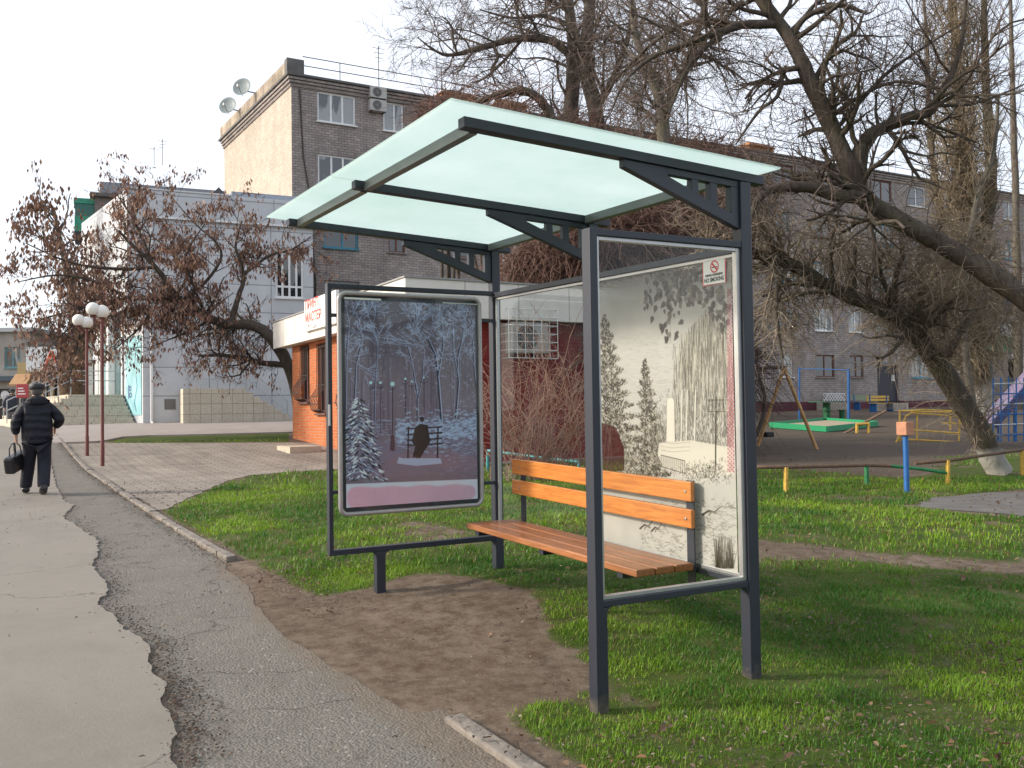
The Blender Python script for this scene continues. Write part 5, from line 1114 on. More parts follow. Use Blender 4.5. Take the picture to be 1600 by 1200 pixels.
class Tree:
    def cloud(s, u, v, d_, ru, rv, n, r=.008, st0=.08, st1=.18, g_=-.17, up=.3):
        rr_ = s.r; c = P(u, v, d_); A_ = ru/FPX*d_; B_ = rv/FPX*d_
        for k in range(n):
            v3 = nrm(rr_.normal(0, 1, 3))*rr_.random()**.5; o_ = c+v3*[A_, A_*.8, B_]; dd = nrm(rr_.normal(0, 1, 3)+np.array([0, 0, up])); st = rr_.uniform(st0, st1); pts = [o_]
            for j in range(7): dd = nrm(dd+rr_.normal(0, .2, 3)+np.array([0, 0, g_])); pts.append(pts[-1]+dd*st)
            s.twigs.append((np.array(pts), np.linspace(r, r*.4, 8)))
    def __init__(s, seed): s.r = np.random.default_rng(seed); s.limbs = []; s.twigs = []; s.tips = []
    def limb(s, pts, sub=4):
        """smooth hand-placed limb; pts = [(u,v,d,r)] pixels+depth"""
        Q = np.array([[*P(u, v, d), r] for u, v, d, r in pts]); out = []
        for i in range(len(Q)-1):
            p0 = Q[max(i-1, 0)]; p1 = Q[i]; p2 = Q[i+1]; p3 = Q[min(i+2, len(Q)-1)]
            for k in range(sub):
                t = k/sub; out.append(.5*((2*p1)+(-p0+p2)*t+(2*p0-5*p1+4*p2-p3)*t*t+(-p0+3*p1-3*p2+p3)*t**3))
        out.append(Q[-1]); out = np.array(out); s.add_limb(out[:, :3], out[:, 3]); return out
    def add_limb(s, p, r):
        p = p.copy(); r = np.asarray(r)*(1+s.r.normal(0, .05, len(p))); L_ = np.linalg.norm(np.diff(p, axis=0), axis=1).mean()
        s.limbs.append((p+s.r.normal(0, .04, p.shape)*np.minimum(L_, r[:, None]*1.5), r))
    def grow(s, p, d, L_, r, lv, prm):
        """recursive branch"""
        K = prm['seg'][lv]; st = L_/(K-1); pts = [p]; dirs = [d]
        for k in range(K-1):
            d = nrm(d+s.r.normal(0, prm['wig'][lv], 3)+np.array([0, 0, prm['grav'][lv]])); p = p+d*st; pts.append(p); dirs.append(d)
        rad = r*np.linspace(1, .35 if lv > 0 else .12, K); (s.limbs if r > prm.get('lim', .02) else s.twigs).append((np.array(pts), rad))
        if lv == 0: s.tips.append((pts[-1], dirs[-1], pts[len(pts)//2])); return
        n = prm['n'][lv]; n = n if n >= 1 else 1; n = int(n)+(s.r.random() < n % 1)
        for k in range(n):
            t = s.r.uniform(.2, 1); i = min(int(t*(K-1)), K-2); q = pts[i]+(pts[i+1]-pts[i])*(t*(K-1)-i); b = dirs[i]
            side_ = nrm(np.cross(b, s.r.normal(0, 1, 3))); a = s.r.normal(prm['ang'][lv], .25); nd = nrm(b*math.cos(a)+side_*math.sin(a))
            s.grow(q, nd, L_*prm['len'][lv]*s.r.uniform(.6, 1.2)*(1-.4*t*0), max(rad[i]*.6, prm['rmin']), lv-1, prm)
    def sprout(s, limb, n, lv, L0, prm, t0=0., t1=1., up=.0, r0=None):
        """n branches along a hand-placed limb"""
        for k in range(n):
            t = s.r.uniform(t0, t1)*(len(limb)-1.001); i = int(t); q = limb[i, :3]+(limb[i+1, :3]-limb[i, :3])*(t-i); b = nrm(limb[i+1, :3]-limb[i, :3])
            sd = nrm(np.cross(b, s.r.normal(0, 1, 3))); a = s.r.uniform(.7, 1.4); nd = nrm(b*math.cos(a)+sd*math.sin(a)+np.array([0, 0, up]))
            s.grow(q, nd, L0*s.r.uniform(.5, 1.2), (r0 or min(limb[i, 3]*.45, .05)), lv, prm)
    def build(s, name, lbl, cat, bark, twig, group=None, base=None, tsides=3):
        b = base if base is not None else s.limbs[0][0][0]; t = thing(name, lbl, cat, tuple(float(x) for x in b), 0, group)
        o = np.array(b)
        V, F = tubes(s.limbs, 8); raw('trunk', V-o, F, bark, t, smooth=True)
        if s.twigs:
            V, F = tubes(s.twigs, tsides); raw('crown', V-o, F, twig, t, smooth=True)
        return t
def bark_mat(name, c1, c2, wash=None, base=(0, 0, 0)):
    m, nt, b = new_mat(name); h = N(nt); c = h.co(); mp = h.n('ShaderNodeMapping'); mp.inputs['Scale'].default_value = (1, 1, .3); nt.links.new(c, mp.inputs[0])
    f = h.noise(mp.outputs[0], 11, 6, .75, .6); col = h.ramp(f, [(.3, c1), (.65, c2)])
    col = h.mix(h.ramp(h.noise(c, 2.2, 4, .6), [(.5, 0.), (.7, .5)]), col, (.10, .10, .055))
    if wash:
        sp = h.n('ShaderNodeSeparateXYZ'); nt.links.new(c, sp.inputs[0]); z = h.math('ADD', sp.outputs[2], h.math('MULTIPLY', h.math('SUBTRACT', f, .5), .25))
        k = h.ramp(h.math('DIVIDE', z, wash*2), [(.42, .8), (.56, 0.)]); col = h.mix(k, col, h.mix(f, (.30, .29, .26), (.52, .50, .46)))
    nt.links.new(col, b.inputs['Base Color']); b.inputs['Roughness'].default_value = .95; b.inputs['Specular IOR Level'].default_value = .15
    h.bump(f, 1., .03, b); return m
darkb = bark_mat('dark_bark', (.045, .036, .030), (.12, .098, .082)); greyb = bark_mat('grey_bark', (.07, .06, .05), (.17, .15, .125)); washb = bark_mat('whitewashed_bark', (.055, .045, .038), (.12, .10, .08), .42); washb2 = bark_mat('whitewashed_poplar_bark', (.06, .05, .04), (.13, .11, .085), 1.5)
tw1 = mat('brown_twig', (.125, .092, .076), .9, var=.3, scale=1.5); tw2 = mat('pale_twig', (.22, .175, .13), .85, var=.3, scale=2); tw3 = mat('reddish_twig', (.17, .098, .075), .9, var=.3, scale=1); tw4 = mat('olive_twig', (.20, .155, .10), .9, var=.3, scale=1); tw5 = mat('dark_twig', (.05, .038, .034), .9, var=.3, scale=1)
prmA = dict(seg=[4, 6, 7, 8], wig=[.18, .2, .2, .18], grav=[.02, .0, .02, .03], n=[0, 6, 6, 5], ang=[.7, .8, .8, .7], len=[.5, .5, .55, .6], rmin=.005, lim=.02)
# 1. large old forked tree, rooted outside the frame on the right
T = Tree(21); d = 14.
main = T.limb([(1860, 800, 13.2, .27), (1800, 640, 13.4, .24), (1700, 530, 13.6, .20), (1600, 466, 13.8, .165), (1542, 424, 13.9, .15), (1485, 390, 14, .14), (1442, 364, 14, .135), (1375, 328, 14, .13), (1343, 300, 14, .145), (1326, 262, 14, .14), (1300, 200, 14.1, .125), (1262, 120, 14.2, .12), (1235, 60, 14.3, .10), (1190, 0, 14.4, .085), (1140, -70, 14.5, .07)])
b2 = T.limb([(1334, 272, 14, .12), (1342, 238, 14, .105), (1362, 210, 14, .095), (1412, 184, 14, .08), (1450, 176, 14.1, .075), (1464, 154, 14.1, .06), (1484, 122, 14.2, .05), (1502, 66, 14.3, .04), (1510, -20, 14.4, .03)])
b3 = T.limb([(1215, 38, 14.35, .07), (1160, 39, 14.3, .065), (1124, 50, 14.2, .055), (1079, 66, 14.1, .045), (1014, 93, 14, .03), (975, 130, 13.9, .02), (955, 175, 13.8, .012)])
b4 = T.limb([(1160, 39, 14.3, .05), (1120, 36, 14.5, .045), (1079, 34, 14.7, .04), (1030, 60, 14.9, .03), (991, 95, 15, .022), (955, 132, 15.1, .012)])
b5 = T.limb([(1348, 306, 14, .13), (1307, 305, 13.9, .10), (1272, 294, 13.8, .09), (1226, 292, 13.7, .08), (1197, 300, 13.6, .065), (1180, 318, 13.5, .045), (1172, 350, 13.4, .03)])
b6 = T.limb([(1124, 55, 14.2, .04), (1092, 85, 14.1, .035), (1068, 118, 14, .03), (1045, 178, 13.9, .014)])
b7 = T.limb([(1236, 64, 14.3, .05), (1258, 28, 14.2, .045), (1310, 8, 14, .04), (1355, 22, 13.9, .02)])
b8 = T.limb([(1230, 105, 14.2, .05), (1222, 118, 14.2, .04), (1215, 150, 14.1, .03), (1185, 175, 14, .025), (1150, 225, 13.9, .012)])
b9 = T.limb([(1290, 190, 14.1, .04), (1345, 150, 14, .03), (1400, 128, 13.8, .022), (1470, 138, 13.6, .012)])
b10 = T.limb([(1300, 210, 14.1, .035), (1380, 120, 14.4, .03), (1450, 70, 14.6, .02), (1530, 20, 14.8, .01)])
for l_, n_, L0 in ((b3, 16, 1.5), (b4, 14, 1.4), (b6, 6, 1.2), (b7, 8, 1.4), (b2, 16, 1.6), (b5, 10, 1.1), (b9, 10, 1.3), (b10, 10, 1.3), (b8, 8, 1.)): T.sprout(l_, n_, 2, L0, prmA, up=.1)
T.sprout(main, 26, 2, 1.4, prmA, .45, 1., .15)
T.sprout(main, 60, 1, .6, dict(prmA, n=[0, 3.5, 4, 4], wig=[.3, .3, .2, .2]), .1, .7, .2, .012)
T.cloud(1400, 120, 14.6, 130, 120, 480, .004, .08, .22, 0, .2); T.cloud(1240, 180, 14.4, 110, 110, 220, .0045, .08, .18, -.02, .2); T.cloud(1080, 70, 14.6, 110, 70, 420, .0045, .06, .15, -.12, .1); T.cloud(1180, 320, 13.8, 60, 40, 250, .005, .05, .12)
T.build('old_tree', 'big dark forked bare tree leaning in from the right over the shelter', 'tree', darkb, tw1)
# 2. whitewashed leaning tree
T = Tree(22)
main = T.limb([(1564, 742, 15.9, .225), (1548, 712, 15.9, .20), (1525, 665, 15.8, .19), (1480, 590, 15.7, .165), (1440, 535, 15.6, .15), (1410, 502, 15.5, .13), (1365, 478, 15.4, .12), (1300, 450, 15.2, .11), (1240, 416, 15, .10), (1190, 398, 14.9, .085), (1130, 384, 14.7, .05), (1060, 380, 14.5, .025)])
b2 = T.limb([(1246, 418, 15, .075), (1222, 400, 14.9, .07), (1198, 368, 14.8, .06), (1182, 340, 14.7, .045), (1170, 290, 14.6, .02)])
b3 = T.limb([(1232, 416, 14.9, .035), (1218, 440, 14.7, .04), (1212, 475, 14.6, .038), (1216, 515, 14.5, .03), (1222, 560, 14.5, .022)])
b4 = T.limb([(1218, 470, 14.6, .02), (1240, 462, 14.8, .03), (1285, 455, 15, .035), (1310, 455, 15.2, .03)])
b5 = T.limb([(1400, 500, 15.5, .05), (1398, 440, 15.4, .045), (1410, 400, 15.3, .04), (1402, 350, 15.2, .025)])
b6 = T.limb([(1470, 580, 15.7, .06), (1500, 520, 15.9, .055), (1530, 470, 16.1, .04), (1545, 400, 16.3, .025)])
hairy = dict(prmA, n=[0, 4, 4, 4], wig=[.22, .25, .2, .2], grav=[-.05, -.02, 0, 0], seg=[6, 7, 7, 8])
T.sprout(main, 330, 1, .85, hairy, .12, .95, .25, .012); T.sprout(main, 26, 2, 1.3, prmA, .3, 1., .2)
for l_ in (b2, b3, b4, b5, b6): T.sprout(l_, 36, 1, .7, hairy, 0, 1, .1, .010)
T.cloud(1330, 395, 15.4, 150, 75, 650, .007, .06, .14); T.cloud(1440, 480, 15.8, 90, 90, 750, .007, .06, .15); T.cloud(1490, 400, 14.6, 100, 70, 380, .0065, .06, .15, -.1, .4); T.cloud(1560, 500, 15, 50, 70, 200, .0065, .06, .15); T.cloud(1230, 500, 15, 50, 60, 200, .006, .05, .12)
wt_ = T.build('leaning_tree', 'leaning tree with a whitewashed foot and shaggy twigs beside the low pipe fence', 'tree', washb, tw2)
# 3. poplars at the right
def poplar(seed, stems, n, L0, name, lbl, bark, twg, clouds=()):
    T = Tree(seed); [T.cloud(*c_) for c_ in clouds]; pr = dict(prmA, n=[0, 3.3, 3.6, 4], grav=[.16, .16, .12, .1], wig=[.16, .14, .12, .1], ang=[.55, .6, .6, .6], seg=[5, 6, 7, 8])
    for s_ in stems:
        l_ = T.limb(s_); T.sprout(l_, n, 2, L0, pr, .1, 1., .9, .022); T.sprout(l_, int(n*1.8), 1, .9, dict(pr, wig=[.3, .3, .2, .2]), .08, .95, .3, .012)
    return T.build(name, lbl, 'tree', bark, twg)
poplar(31, [[(1541, 660, 35, .34), (1538, 610, 35, .32), (1528, 540, 35, .30), (1522, 430, 35.2, .28), (1512, 320, 35.2, .26), (1502, 200, 35.2, .22), (1494, 90, 35.2, .17), (1486, -40, 35.2, .12), (1480, -160, 35, .08)],
            [(1524, 420, 35.2, .22), (1545, 330, 34.6, .22), (1548, 240, 34.4, .2), (1540, 120, 34.2, .15), (1536, -30, 34, .1), (1530, -120, 34, .06)],
            [(1520, 480, 35, .18), (1484, 400, 35.5, .16), (1464, 300, 35.8, .13), (1452, 180, 36, .1), (1448, 60, 36, .07), (1440, -40, 36, .04)]], 60, 1.9, 'poplar', 'tall shaggy poplar with a whitewashed foot behind the purple slide', washb2, tw4, [(1508, 330, 34.9, 24, 330, 2600, .014, .08, .2, .02, .8), (1505, 470, 34.5, 75, 120, 1500, .016, .12, .3), (1500, 250, 34.5, 50, 150, 500, .015, .15, .34, .05, .8), (1498, 60, 34.5, 50, 110, 350, .015, .15, .34, .12, .9)])
poplar(32, [[(1592, 640, 44, .22), (1590, 500, 44, .2), (1588, 350, 44, .18), (1584, 200, 44, .14), (1580, 60, 44, .1), (1578, -60, 44, .06)]], 50, 2.0, 'poplar', 'thin reddish poplar at the right edge behind the shaggy one', greyb, tw3)
poplar(33, [[(1520, 640, 30, .12), (1505, 500, 30, .12), (1512, 400, 30, .11), (1530, 300, 30, .1), (1552, 240, 30, .08), (1560, 150, 30, .05)]], 22, 1.6, 'young_tree', 'slim grey young tree growing in front of the shaggy poplar', greyb, tw4)
# 4. background trees behind the shelter roof
def bgtree(seed, limbs, n, L0, name, lbl, bark, twg, prm, lv=2, n1=0, up=.1, clouds=()):
    T = Tree(seed); ls = [T.limb(l_) for l_ in limbs]
    for l_ in ls: T.sprout(l_, n, lv, L0, prm, .15, 1, up)
    if n1:
        for l_ in ls: T.sprout(l_, n1, 1, 1.2, prm, .1, 1, 0, .012)
    [T.cloud(*c_) for c_ in clouds]
    return T.build(name, lbl, 'tree', bark, twg)
droop = dict(prmA, grav=[-.14, -.07, .0, .03], wig=[.2, .2, .18, .18], n=[0, 7, 6, 5], seg=[5, 7, 7, 8], lim=.03, rmin=.006)
bgtree(41, [[(905, 700, 28, .30), (898, 450, 28, .28), (893, 250, 28, .26), (891, 182, 28, .24), (897, 90, 28, .2), (888, 0, 28, .15), (882, -80, 28, .1)],
            [(896, 95, 28, .12), (870, 68, 28, .12), (835, 60, 27.8, .11), (800, 62, 27.6, .10), (768, 70, 27.5, .09), (731, 81, 27.4, .075), (698, 86, 27.3, .05), (675, 76, 27.2, .035), (652, 58, 27, .015)],
            [(770, 70, 27.5, .05), (778, 90, 27.4, .05), (768, 110, 27.3, .04), (776, 135, 27.3, .025)], [(715, 84, 27.3, .04), (708, 65, 27.2, .035), (705, 40, 27.2, .025), (690, 25, 27.1, .015)],
            [(815, 62, 27.7, .05), (790, 92, 27.9, .045), (760, 120, 28, .03), (735, 130, 28, .015)], [(890, 40, 28, .08), (850, 25, 27.8, .06), (800, 28, 27.5, .04), (750, 15, 27.3, .02)],
            [(893, 20, 28, .08), (840, -10, 28, .06), (790, -20, 27.8, .04)]], 16, 2.0, 'birch_like_tree', 'bare tree spreading long limbs to the left above the shelter roof', greyb, tw1, dict(droop, grav=[-.06, -.03, .02, .03]))
bgtree(42, [[(955, 700, 27, .3), (945, 400, 27, .28), (934, 200, 27, .24), (916, 107, 27, .2), (922, 0, 27, .16), (925, -60, 27, .1)], [(930, 170, 27, .12), (960, 120, 26.8, .1), (985, 40, 26.6, .07), (990, -30, 26.5, .04)],
            [(925, 150, 27, .1), (905, 60, 26.7, .08), (870, -10, 26.4, .05)]], 13, 2.2, 'weeping_tree', 'bare tree with dense drooping twigs in the middle of the sky', greyb, tw1, droop, clouds=[(960, 60, 26.8, 130, 80, 800, .007, .12, .28, -.14, .1), (1000, 160, 26.5, 110, 60, 450, .007, .1, .25)])
bgtree(43, [[(1045, 640, 24, .24), (1042, 400, 24, .22), (1037, 215, 24, .18), (1030, 156, 24, .14), (1014, 107, 24, .12), (994, 58, 24, .09), (984, -20, 24, .06)], [(1036, 200, 24, .13), (1048, 150, 24, .12), (1075, 100, 23.9, .11), (1090, 50, 23.8, .09), (1105, -10, 23.7, .07), (1110, -70, 23.7, .05)],
            [(1088, 70, 23.8, .05), (1120, 66, 23.6, .04), (1135, 40, 23.5, .02)]], 22, 1.8, 'slender_tree', 'slender bare tree forking into two straight stems behind the shelter roof', greyb, tw1, prmA)
T = Tree(44); l_ = T.limb([(905, 700, 23, .18), (890, 420, 23, .17), (872, 230, 23, .15), (858, 178, 23, .12), (841, 154, 23, .11), (815, 141, 23, .10), (790, 146, 23, .09), (754, 157, 23, .07), (722, 175, 23, .05), (700, 215, 23, .03)]); T.sprout(l_, 60, 1, 1.6, dict(droop, grav=[-.25, -.16, 0, 0]), .3, 1, -.1, .018)
T.build('arching_tree', 'dark arching pruned limb with hanging twigs just above the shelter roof', 'tree', darkb, tw3)
# thicket behind the shelter: overgrown shrubs full of hanging twigs
def thicket(seed, blobs, n, lbl, twg, name='overgrown_shrub', r=.012):
    T = Tree(seed); rr_ = T.r; b0 = blobs[0]; q = P(b0[0], 600, b0[2]); gz_ = g(q[0], q[1])
    for (u, v, d_, ru, rv, w_) in blobs:
        c = P(u, v, d_); A_ = ru/FPX*d_; B_ = rv/FPX*d_; bs = np.array([c[0], c[1], g(c[0], c[1])-.1])
        for k in range(6):
            e = c+np.array([rr_.normal(0, A_*.5), rr_.normal(0, A_*.5), rr_.uniform(-.2, .8)*B_]); mid_ = (bs+e)/2+rr_.normal(0, .5, 3)*[1, 1, .2]; t_ = np.linspace(0, 1, 9)[:, None]; pts = (1-t_)**2*bs+2*t_*(1-t_)*mid_+t_**2*e
            T.add_limb(pts, np.linspace(.07, .025, 9))
        for k in range(int(n*w_)):
            v3 = rr_.normal(0, 1, 3); v3 = nrm(v3)*rr_.random()**.45; o_ = c+v3*[A_, A_*.8, B_]; dd = nrm(rr_.normal(0, 1, 3)*[1, 1, .6]+np.array([0, 0, .4])+v3*.6)
            K = 8; st = rr_.uniform(.10, .24); pts = [o_]
            for j in range(K-1): dd = nrm(dd+rr_.normal(0, .22, 3)+np.array([0, 0, -.17])); pts.append(pts[-1]+dd*st)
            T.twigs.append((np.array(pts), np.linspace(r, r*.4, K)))
            if rr_.random() < .6:
                i = rr_.integers(1, 5); dd = nrm(rr_.normal(0, 1, 3)); pp = [pts[i]]
                for j in range(4): dd = nrm(dd+rr_.normal(0, .2, 3)+[0, 0, -.15]); pp.append(pp[-1]+dd*st*.8)
                T.twigs.append((np.array(pp), np.linspace(r*.7, r*.35, 5)))
    return T.build(name, lbl, 'shrub', darkb, twg, base=[q[0], q[1], gz_])
thicket(51, [(770, 225, 27, 100, 48, .8), (690, 185, 28, 40, 28, .25)], 1200, 'reddish tangled overgrown shrub against the apartment wall left of the roof corner', tw3)
thicket(52, [(890, 245, 27, 110, 50, .9), (1000, 275, 26, 105, 55, .9)], 1250, 'reddish tangled overgrown shrub rising behind the middle of the shelter roof', tw3)
thicket(53, [(1100, 285, 25, 90, 60, .9), (1090, 360, 24, 80, 70, .8)], 1250, 'reddish tangled overgrown shrub behind the right end of the roof', tw3)
thicket(54, [(960, 380, 23, 150, 70, 1.1), (860, 420, 23, 70, 40, .5)], 2600, 'brown brushy shrub standing behind the roof brackets', tw3)
thicket(55, [(1000, 540, 22, 90, 100, .8), (1150, 560, 22, 30, 90, .3)], 1800, 'brown shrub mostly hidden by the drawing and the near post', tw1)
# arching shrub seen through the clear back glass
T = Tree(61); base = PY(850, 724, 10.5); base[2] = g(base[0], base[1])
T.add_limb(np.array([base+[0, 0, -.1], base+[0.05, 0, .25]]), [.05, .03])
for k in range(120):
    a = T.r.uniform(0, 6.28); e = T.r.uniform(.1, .9); dd = nrm(np.array([math.cos(a)*e, math.sin(a)*e, 1.])); st = T.r.uniform(.20, .42); p_ = base+T.r.normal(0, .25, 3)*[2., 1, 0]; pts = [p_]
    for j in range(9): dd = nrm(dd+T.r.normal(0, .07, 3)+np.array([math.cos(a), math.sin(a), 0])*.06*j*.3+[0, 0, -.03*j*.3]); pts.append(pts[-1]+dd*st)
    pts = np.array(pts); T.twigs.append((pts, np.linspace(.008, .003, 10)))
    for q in range(9):
        i = T.r.integers(2, 9); d2 = nrm(pts[i]-pts[i-1]+T.r.normal(0, .5, 3)); pp = [pts[i]]
        for j in range(4): d2 = nrm(d2+T.r.normal(0, .12, 3)+[0, 0, -.05]); pp.append(pp[-1]+d2*T.r.uniform(.06, .14))
        T.twigs.append((np.array(pp), np.linspace(.0045, .002, 5)))
T.build('arching_shrub', 'bare shrub with thin arching stems in front of the red kiosk wall', 'shrub', darkb, mat('rosy_twig', (.26, .15, .11), .8), base=base)
# 5. leafy tree at left, brown dry leaves and pods
T = Tree(71); d_ = 29.
base = [(476, 690, 29.5, .26), (462, 600, 29.3, .22)]
main = T.limb(base+[(443, 556, 29.2, .20), (428, 533, 29, .19), (411, 516, 29, .18), (388, 507, 28.9, .17), (356, 507, 28.8, .15), (331, 499, 28.7, .14), (302, 481, 28.6, .12), (275, 462, 28.4, .10), (244, 418, 28.2, .08), (212, 388, 28, .06), (185, 360, 27.8, .04)])
LM = [[(443, 570, 29.2, .10), (410, 567, 29, .09), (385, 561, 28.9, .08), (345, 555, 28.8, .06), (313, 556, 28.7, .04)], [(360, 507, 28.8, .10), (373, 462, 28.9, .08), (380, 441, 29, .07), (377, 412, 29.1, .06), (368, 385, 29.1, .04), (378, 345, 29.1, .02)],
      [(303, 481, 28.6, .09), (278, 470, 28.3, .09), (252, 468, 28, .08), (200, 466, 27.6, .06), (140, 478, 27.2, .04), (60, 500, 26.8, .02)], [(290, 470, 28.5, .06), (330, 430, 28.9, .05), (345, 390, 29.2, .04), (300, 345, 29.3, .02), (262, 300, 29.3, .01)],
      [(240, 415, 28.2, .05), (212, 350, 28.4, .035), (180, 300, 28.5, .015)], [(244, 418, 28.2, .06), (180, 420, 27.8, .05), (110, 410, 27.4, .035), (40, 380, 27, .015)], [(200, 466, 27.6, .05), (150, 440, 27.3, .04), (90, 430, 27, .03), (30, 440, 26.8, .015)],
      [(380, 430, 29, .05), (420, 400, 29.2, .04), (455, 390, 29.3, .03), (485, 370, 29.4, .015)], [(320, 490, 28.7, .05), (300, 440, 28.3, .04), (290, 400, 28, .03), (320, 350, 27.8, .015)],
      [(250, 468, 28, .04), (220, 510, 27.6, .03), (180, 545, 27.3, .015)], [(330, 499, 28.7, .04), (290, 520, 28.2, .03), (240, 540, 27.8, .015)], [(140, 478, 27.2, .03), (100, 520, 27, .02), (60, 560, 26.8, .01)], [(275, 462, 28.4, .05), (290, 420, 28.9, .04), (225, 360, 29.2, .02), (160, 330, 29.3, .01)], [(140, 478, 27.2, .04), (120, 540, 27.2, .03), (105, 610, 27.2, .012)]]
pL = dict(prmA, n=[0, 4.5, 3.6, 4], grav=[.0, .02, .05, .05], wig=[.22, .2, .2, .2], lim=.025, rmin=.007)
ls = [T.limb(l_) for l_ in LM]; T.sprout(main, 20, 2, 1.2, pL, .35, 1, .1)
for l_ in ls: T.sprout(l_, 15, 2, 1.15, pL, .15, 1, .12)
T.sprout(ls[0], 20, 1, .9, dict(pL, grav=[-.1]*4), 0, 1, 0, .012); T.sprout(ls[2], 110, 1, 1.2, dict(pL, grav=[-.12]*4), 0, 1, -.4, .012); T.sprout(main, 110, 1, 1.3, dict(pL, grav=[-.12]*4), .3, .9, -.5, .012)
lt_ = T.build('leafy_tree', 'spreading tree with hanging clusters of dry brown leaves beside the kiosk', 'tree', darkb, tw5)
o = np.array(lt_.location); r = T.r; tips = [(t_, dd, mm) for t_, dd, mm in T.tips]; V = []; C = []
for tp_, dd, mm in tips:
    vv = None
    # fewer leaves in the lower, bare twigs
    hz_ = (tp_[2]-1.0)
    if r.random() < (.62 if hz_ > 3.0 else .3): 
        for k in range(r.integers(3, 8)):
            q = tp_+(mm-tp_)*r.uniform(0, .9)+r.normal(0, .07, 3); L_ = r.uniform(.09, .19); w_ = L_*r.uniform(.16, .26); a = r.uniform(0, 6.28); sw = r.normal(0, .3, 2)
            ex = np.array([math.cos(a)*w_, math.sin(a)*w_, 0]); dn = np.array([sw[0]*L_, sw[1]*L_, -L_]); bul = np.array([-math.sin(a), math.cos(a), 0])*w_*.5
            V += [q, q+dn*.45-ex+bul, q+dn*.45+ex+bul, q+dn]; C.append(np.array([(.25, .14, .105), (.31, .18, .12), (.17, .095, .08), (.37, .23, .15)][r.integers(0, 4)])*r.uniform(.7, 1.15))
V = np.array(V); n = len(C); i = np.arange(n)*4; F = np.concatenate([np.stack([i, i+1, i+2], 1), np.stack([i+1, i+3, i+2], 1)]); C = np.column_stack([np.array(C), np.ones(n)])
raw('dry_leaves', V-o, F, LEAF, lt_, attrs={'Col': np.repeat(C, 4, 0)})
print('leaf clusters', n, 'tips', len(tips))
# ivy-covered trunk next to the far steps
T = Tree(72); l_ = T.limb([(110, 668, 40, .3), (112, 600, 40, .28), (118, 520, 40, .25), (110, 440, 40, .2), (95, 380, 40, .12), (85, 330, 40, .06)]); T.sprout(l_, 30, 2, 1.8, pL, .3, 1, .3)
t = T.build('street_tree', 'brown leaved tree standing by the far entrance steps', 'tree', greyb, tw5); o = np.array(t.location); V = []; C = []
for tp_, dd, mm in T.tips:
    for k in range(3):
        q = tp_+r.normal(0, .15, 3); L_ = r.uniform(.15, .3); a = r.uniform(0, 6.28); ex = np.array([math.cos(a), math.sin(a), 0])*L_*.25; dn = np.array([0, 0, -L_]); V += [q, q+dn*.45-ex, q+dn*.45+ex, q+dn]; C.append(np.array((.17, .09, .055))*r.uniform(.6, 1.3))
for k in range(2600):
    a = r.uniform(0, 6.28); h_ = r.uniform(0, 3.6); q = l_[0, :3]+np.array([math.cos(a)*.5, math.sin(a)*.5, h_]); L_ = r.uniform(.12, .25); ex = np.array([-math.sin(a), math.cos(a), 0])*L_*.4; V += [q, q+np.array([0, 0, -L_*.5])-ex, q+np.array([0, 0, -L_*.5])+ex, q+np.array([0, 0, -L_])]; C.append(np.array((.17, .10, .055))*r.uniform(.5, 1.3))
n = len(C); i = np.arange(n)*4; F = np.concatenate([np.stack([i, i+1, i+2], 1), np.stack([i+1, i+3, i+2], 1)]); raw('dry_leaves', np.array(V)-o, F, LEAF, t, attrs={'Col': np.repeat(np.column_stack([np.array(C), np.ones(n)]), 4, 0)})
# ------------------------------------------------------------------ street lamps
lampred = mat('dark_red_pole', (.13, .035, .03), .6, var=.2); globe = mat('opal_globe', (.78, .76, .70), .3, var=.04)
lamp_defs = [(160, 728, 487, 'nearer dark red lamp post with opal globes standing on the slab paving'), (136, 712, 504, 'farther dark red lamp post with opal globes nearer the walking men')]
for u, v, vt, lb in lamp_defs:
    p = PG(u, v); dd = depth(p); hgt = (v-vt)/FPX*dd-.1; t = thing('street_lamp', lb, 'street lamp', (p[0], p[1], g(p[0], p[1])-.02), R_(35), 'lamp posts on the slab paving')
    mb = MB().lathe((0, 0, 0), [(.045, -.2), (.045, 0.5), (.038, .52), (.034, hgt)], 10); mb.build('pole', lampred, t, smooth=True)
    for k, (x, y, z) in enumerate(((0, 0, 0), (-.16, .10, .05))):
        if k: MB().tube([(0, 0, hgt-.12), (x*.6, y*.6, hgt-.1), (x, y, hgt+z-.02)], .018, 6).build('arm', lampred, t, smooth=True)
        gl_ = MB().ball((x, y, hgt+z+.13), .15, 16, 10).build('globe', globe, t, smooth=True); MB().lathe((x, y, hgt+z-.03), [(.05, 0), (.075, .03), (.06, .05)], 12).build('collar', lampred, gl_, smooth=True)
# ------------------------------------------------------------------ people
def skin(name, nodes, edges, m_, parent, sub=2, root=0):
    me = bpy.data.meshes.new(name); me.from_pydata([n_[:3] for n_ in nodes], edges, []); o = bpy.data.objects.new(name+'_tmp', me); COL.objects.link(o)
    sm = o.modifiers.new('skin', 'SKIN'); sm.use_smooth_shade = True; sv = me.skin_vertices[0].data
    for i, n_ in enumerate(nodes): sv[i].radius = (n_[3], n_[4] if len(n_) > 4 else n_[3]); sv[i].use_root = (i == root)
    ss = o.modifiers.new('sub', 'SUBSURF'); ss.levels = sub; ss.render_levels = sub
    dg = bpy.context.evaluated_depsgraph_get(); m2 = bpy.data.meshes.new_from_object(o.evaluated_get(dg)); bpy.data.objects.remove(o)
    m2.name = name; m2.polygons.foreach_set('use_smooth', [True]*len(m2.polygons)); m2.materials.clear(); return link(name, m2, m_, parent)
skinm = mat('skin', (.42, .24, .17), .55, var=.08); hairm = mat('grey_hair', (.10, .09, .085), .8)
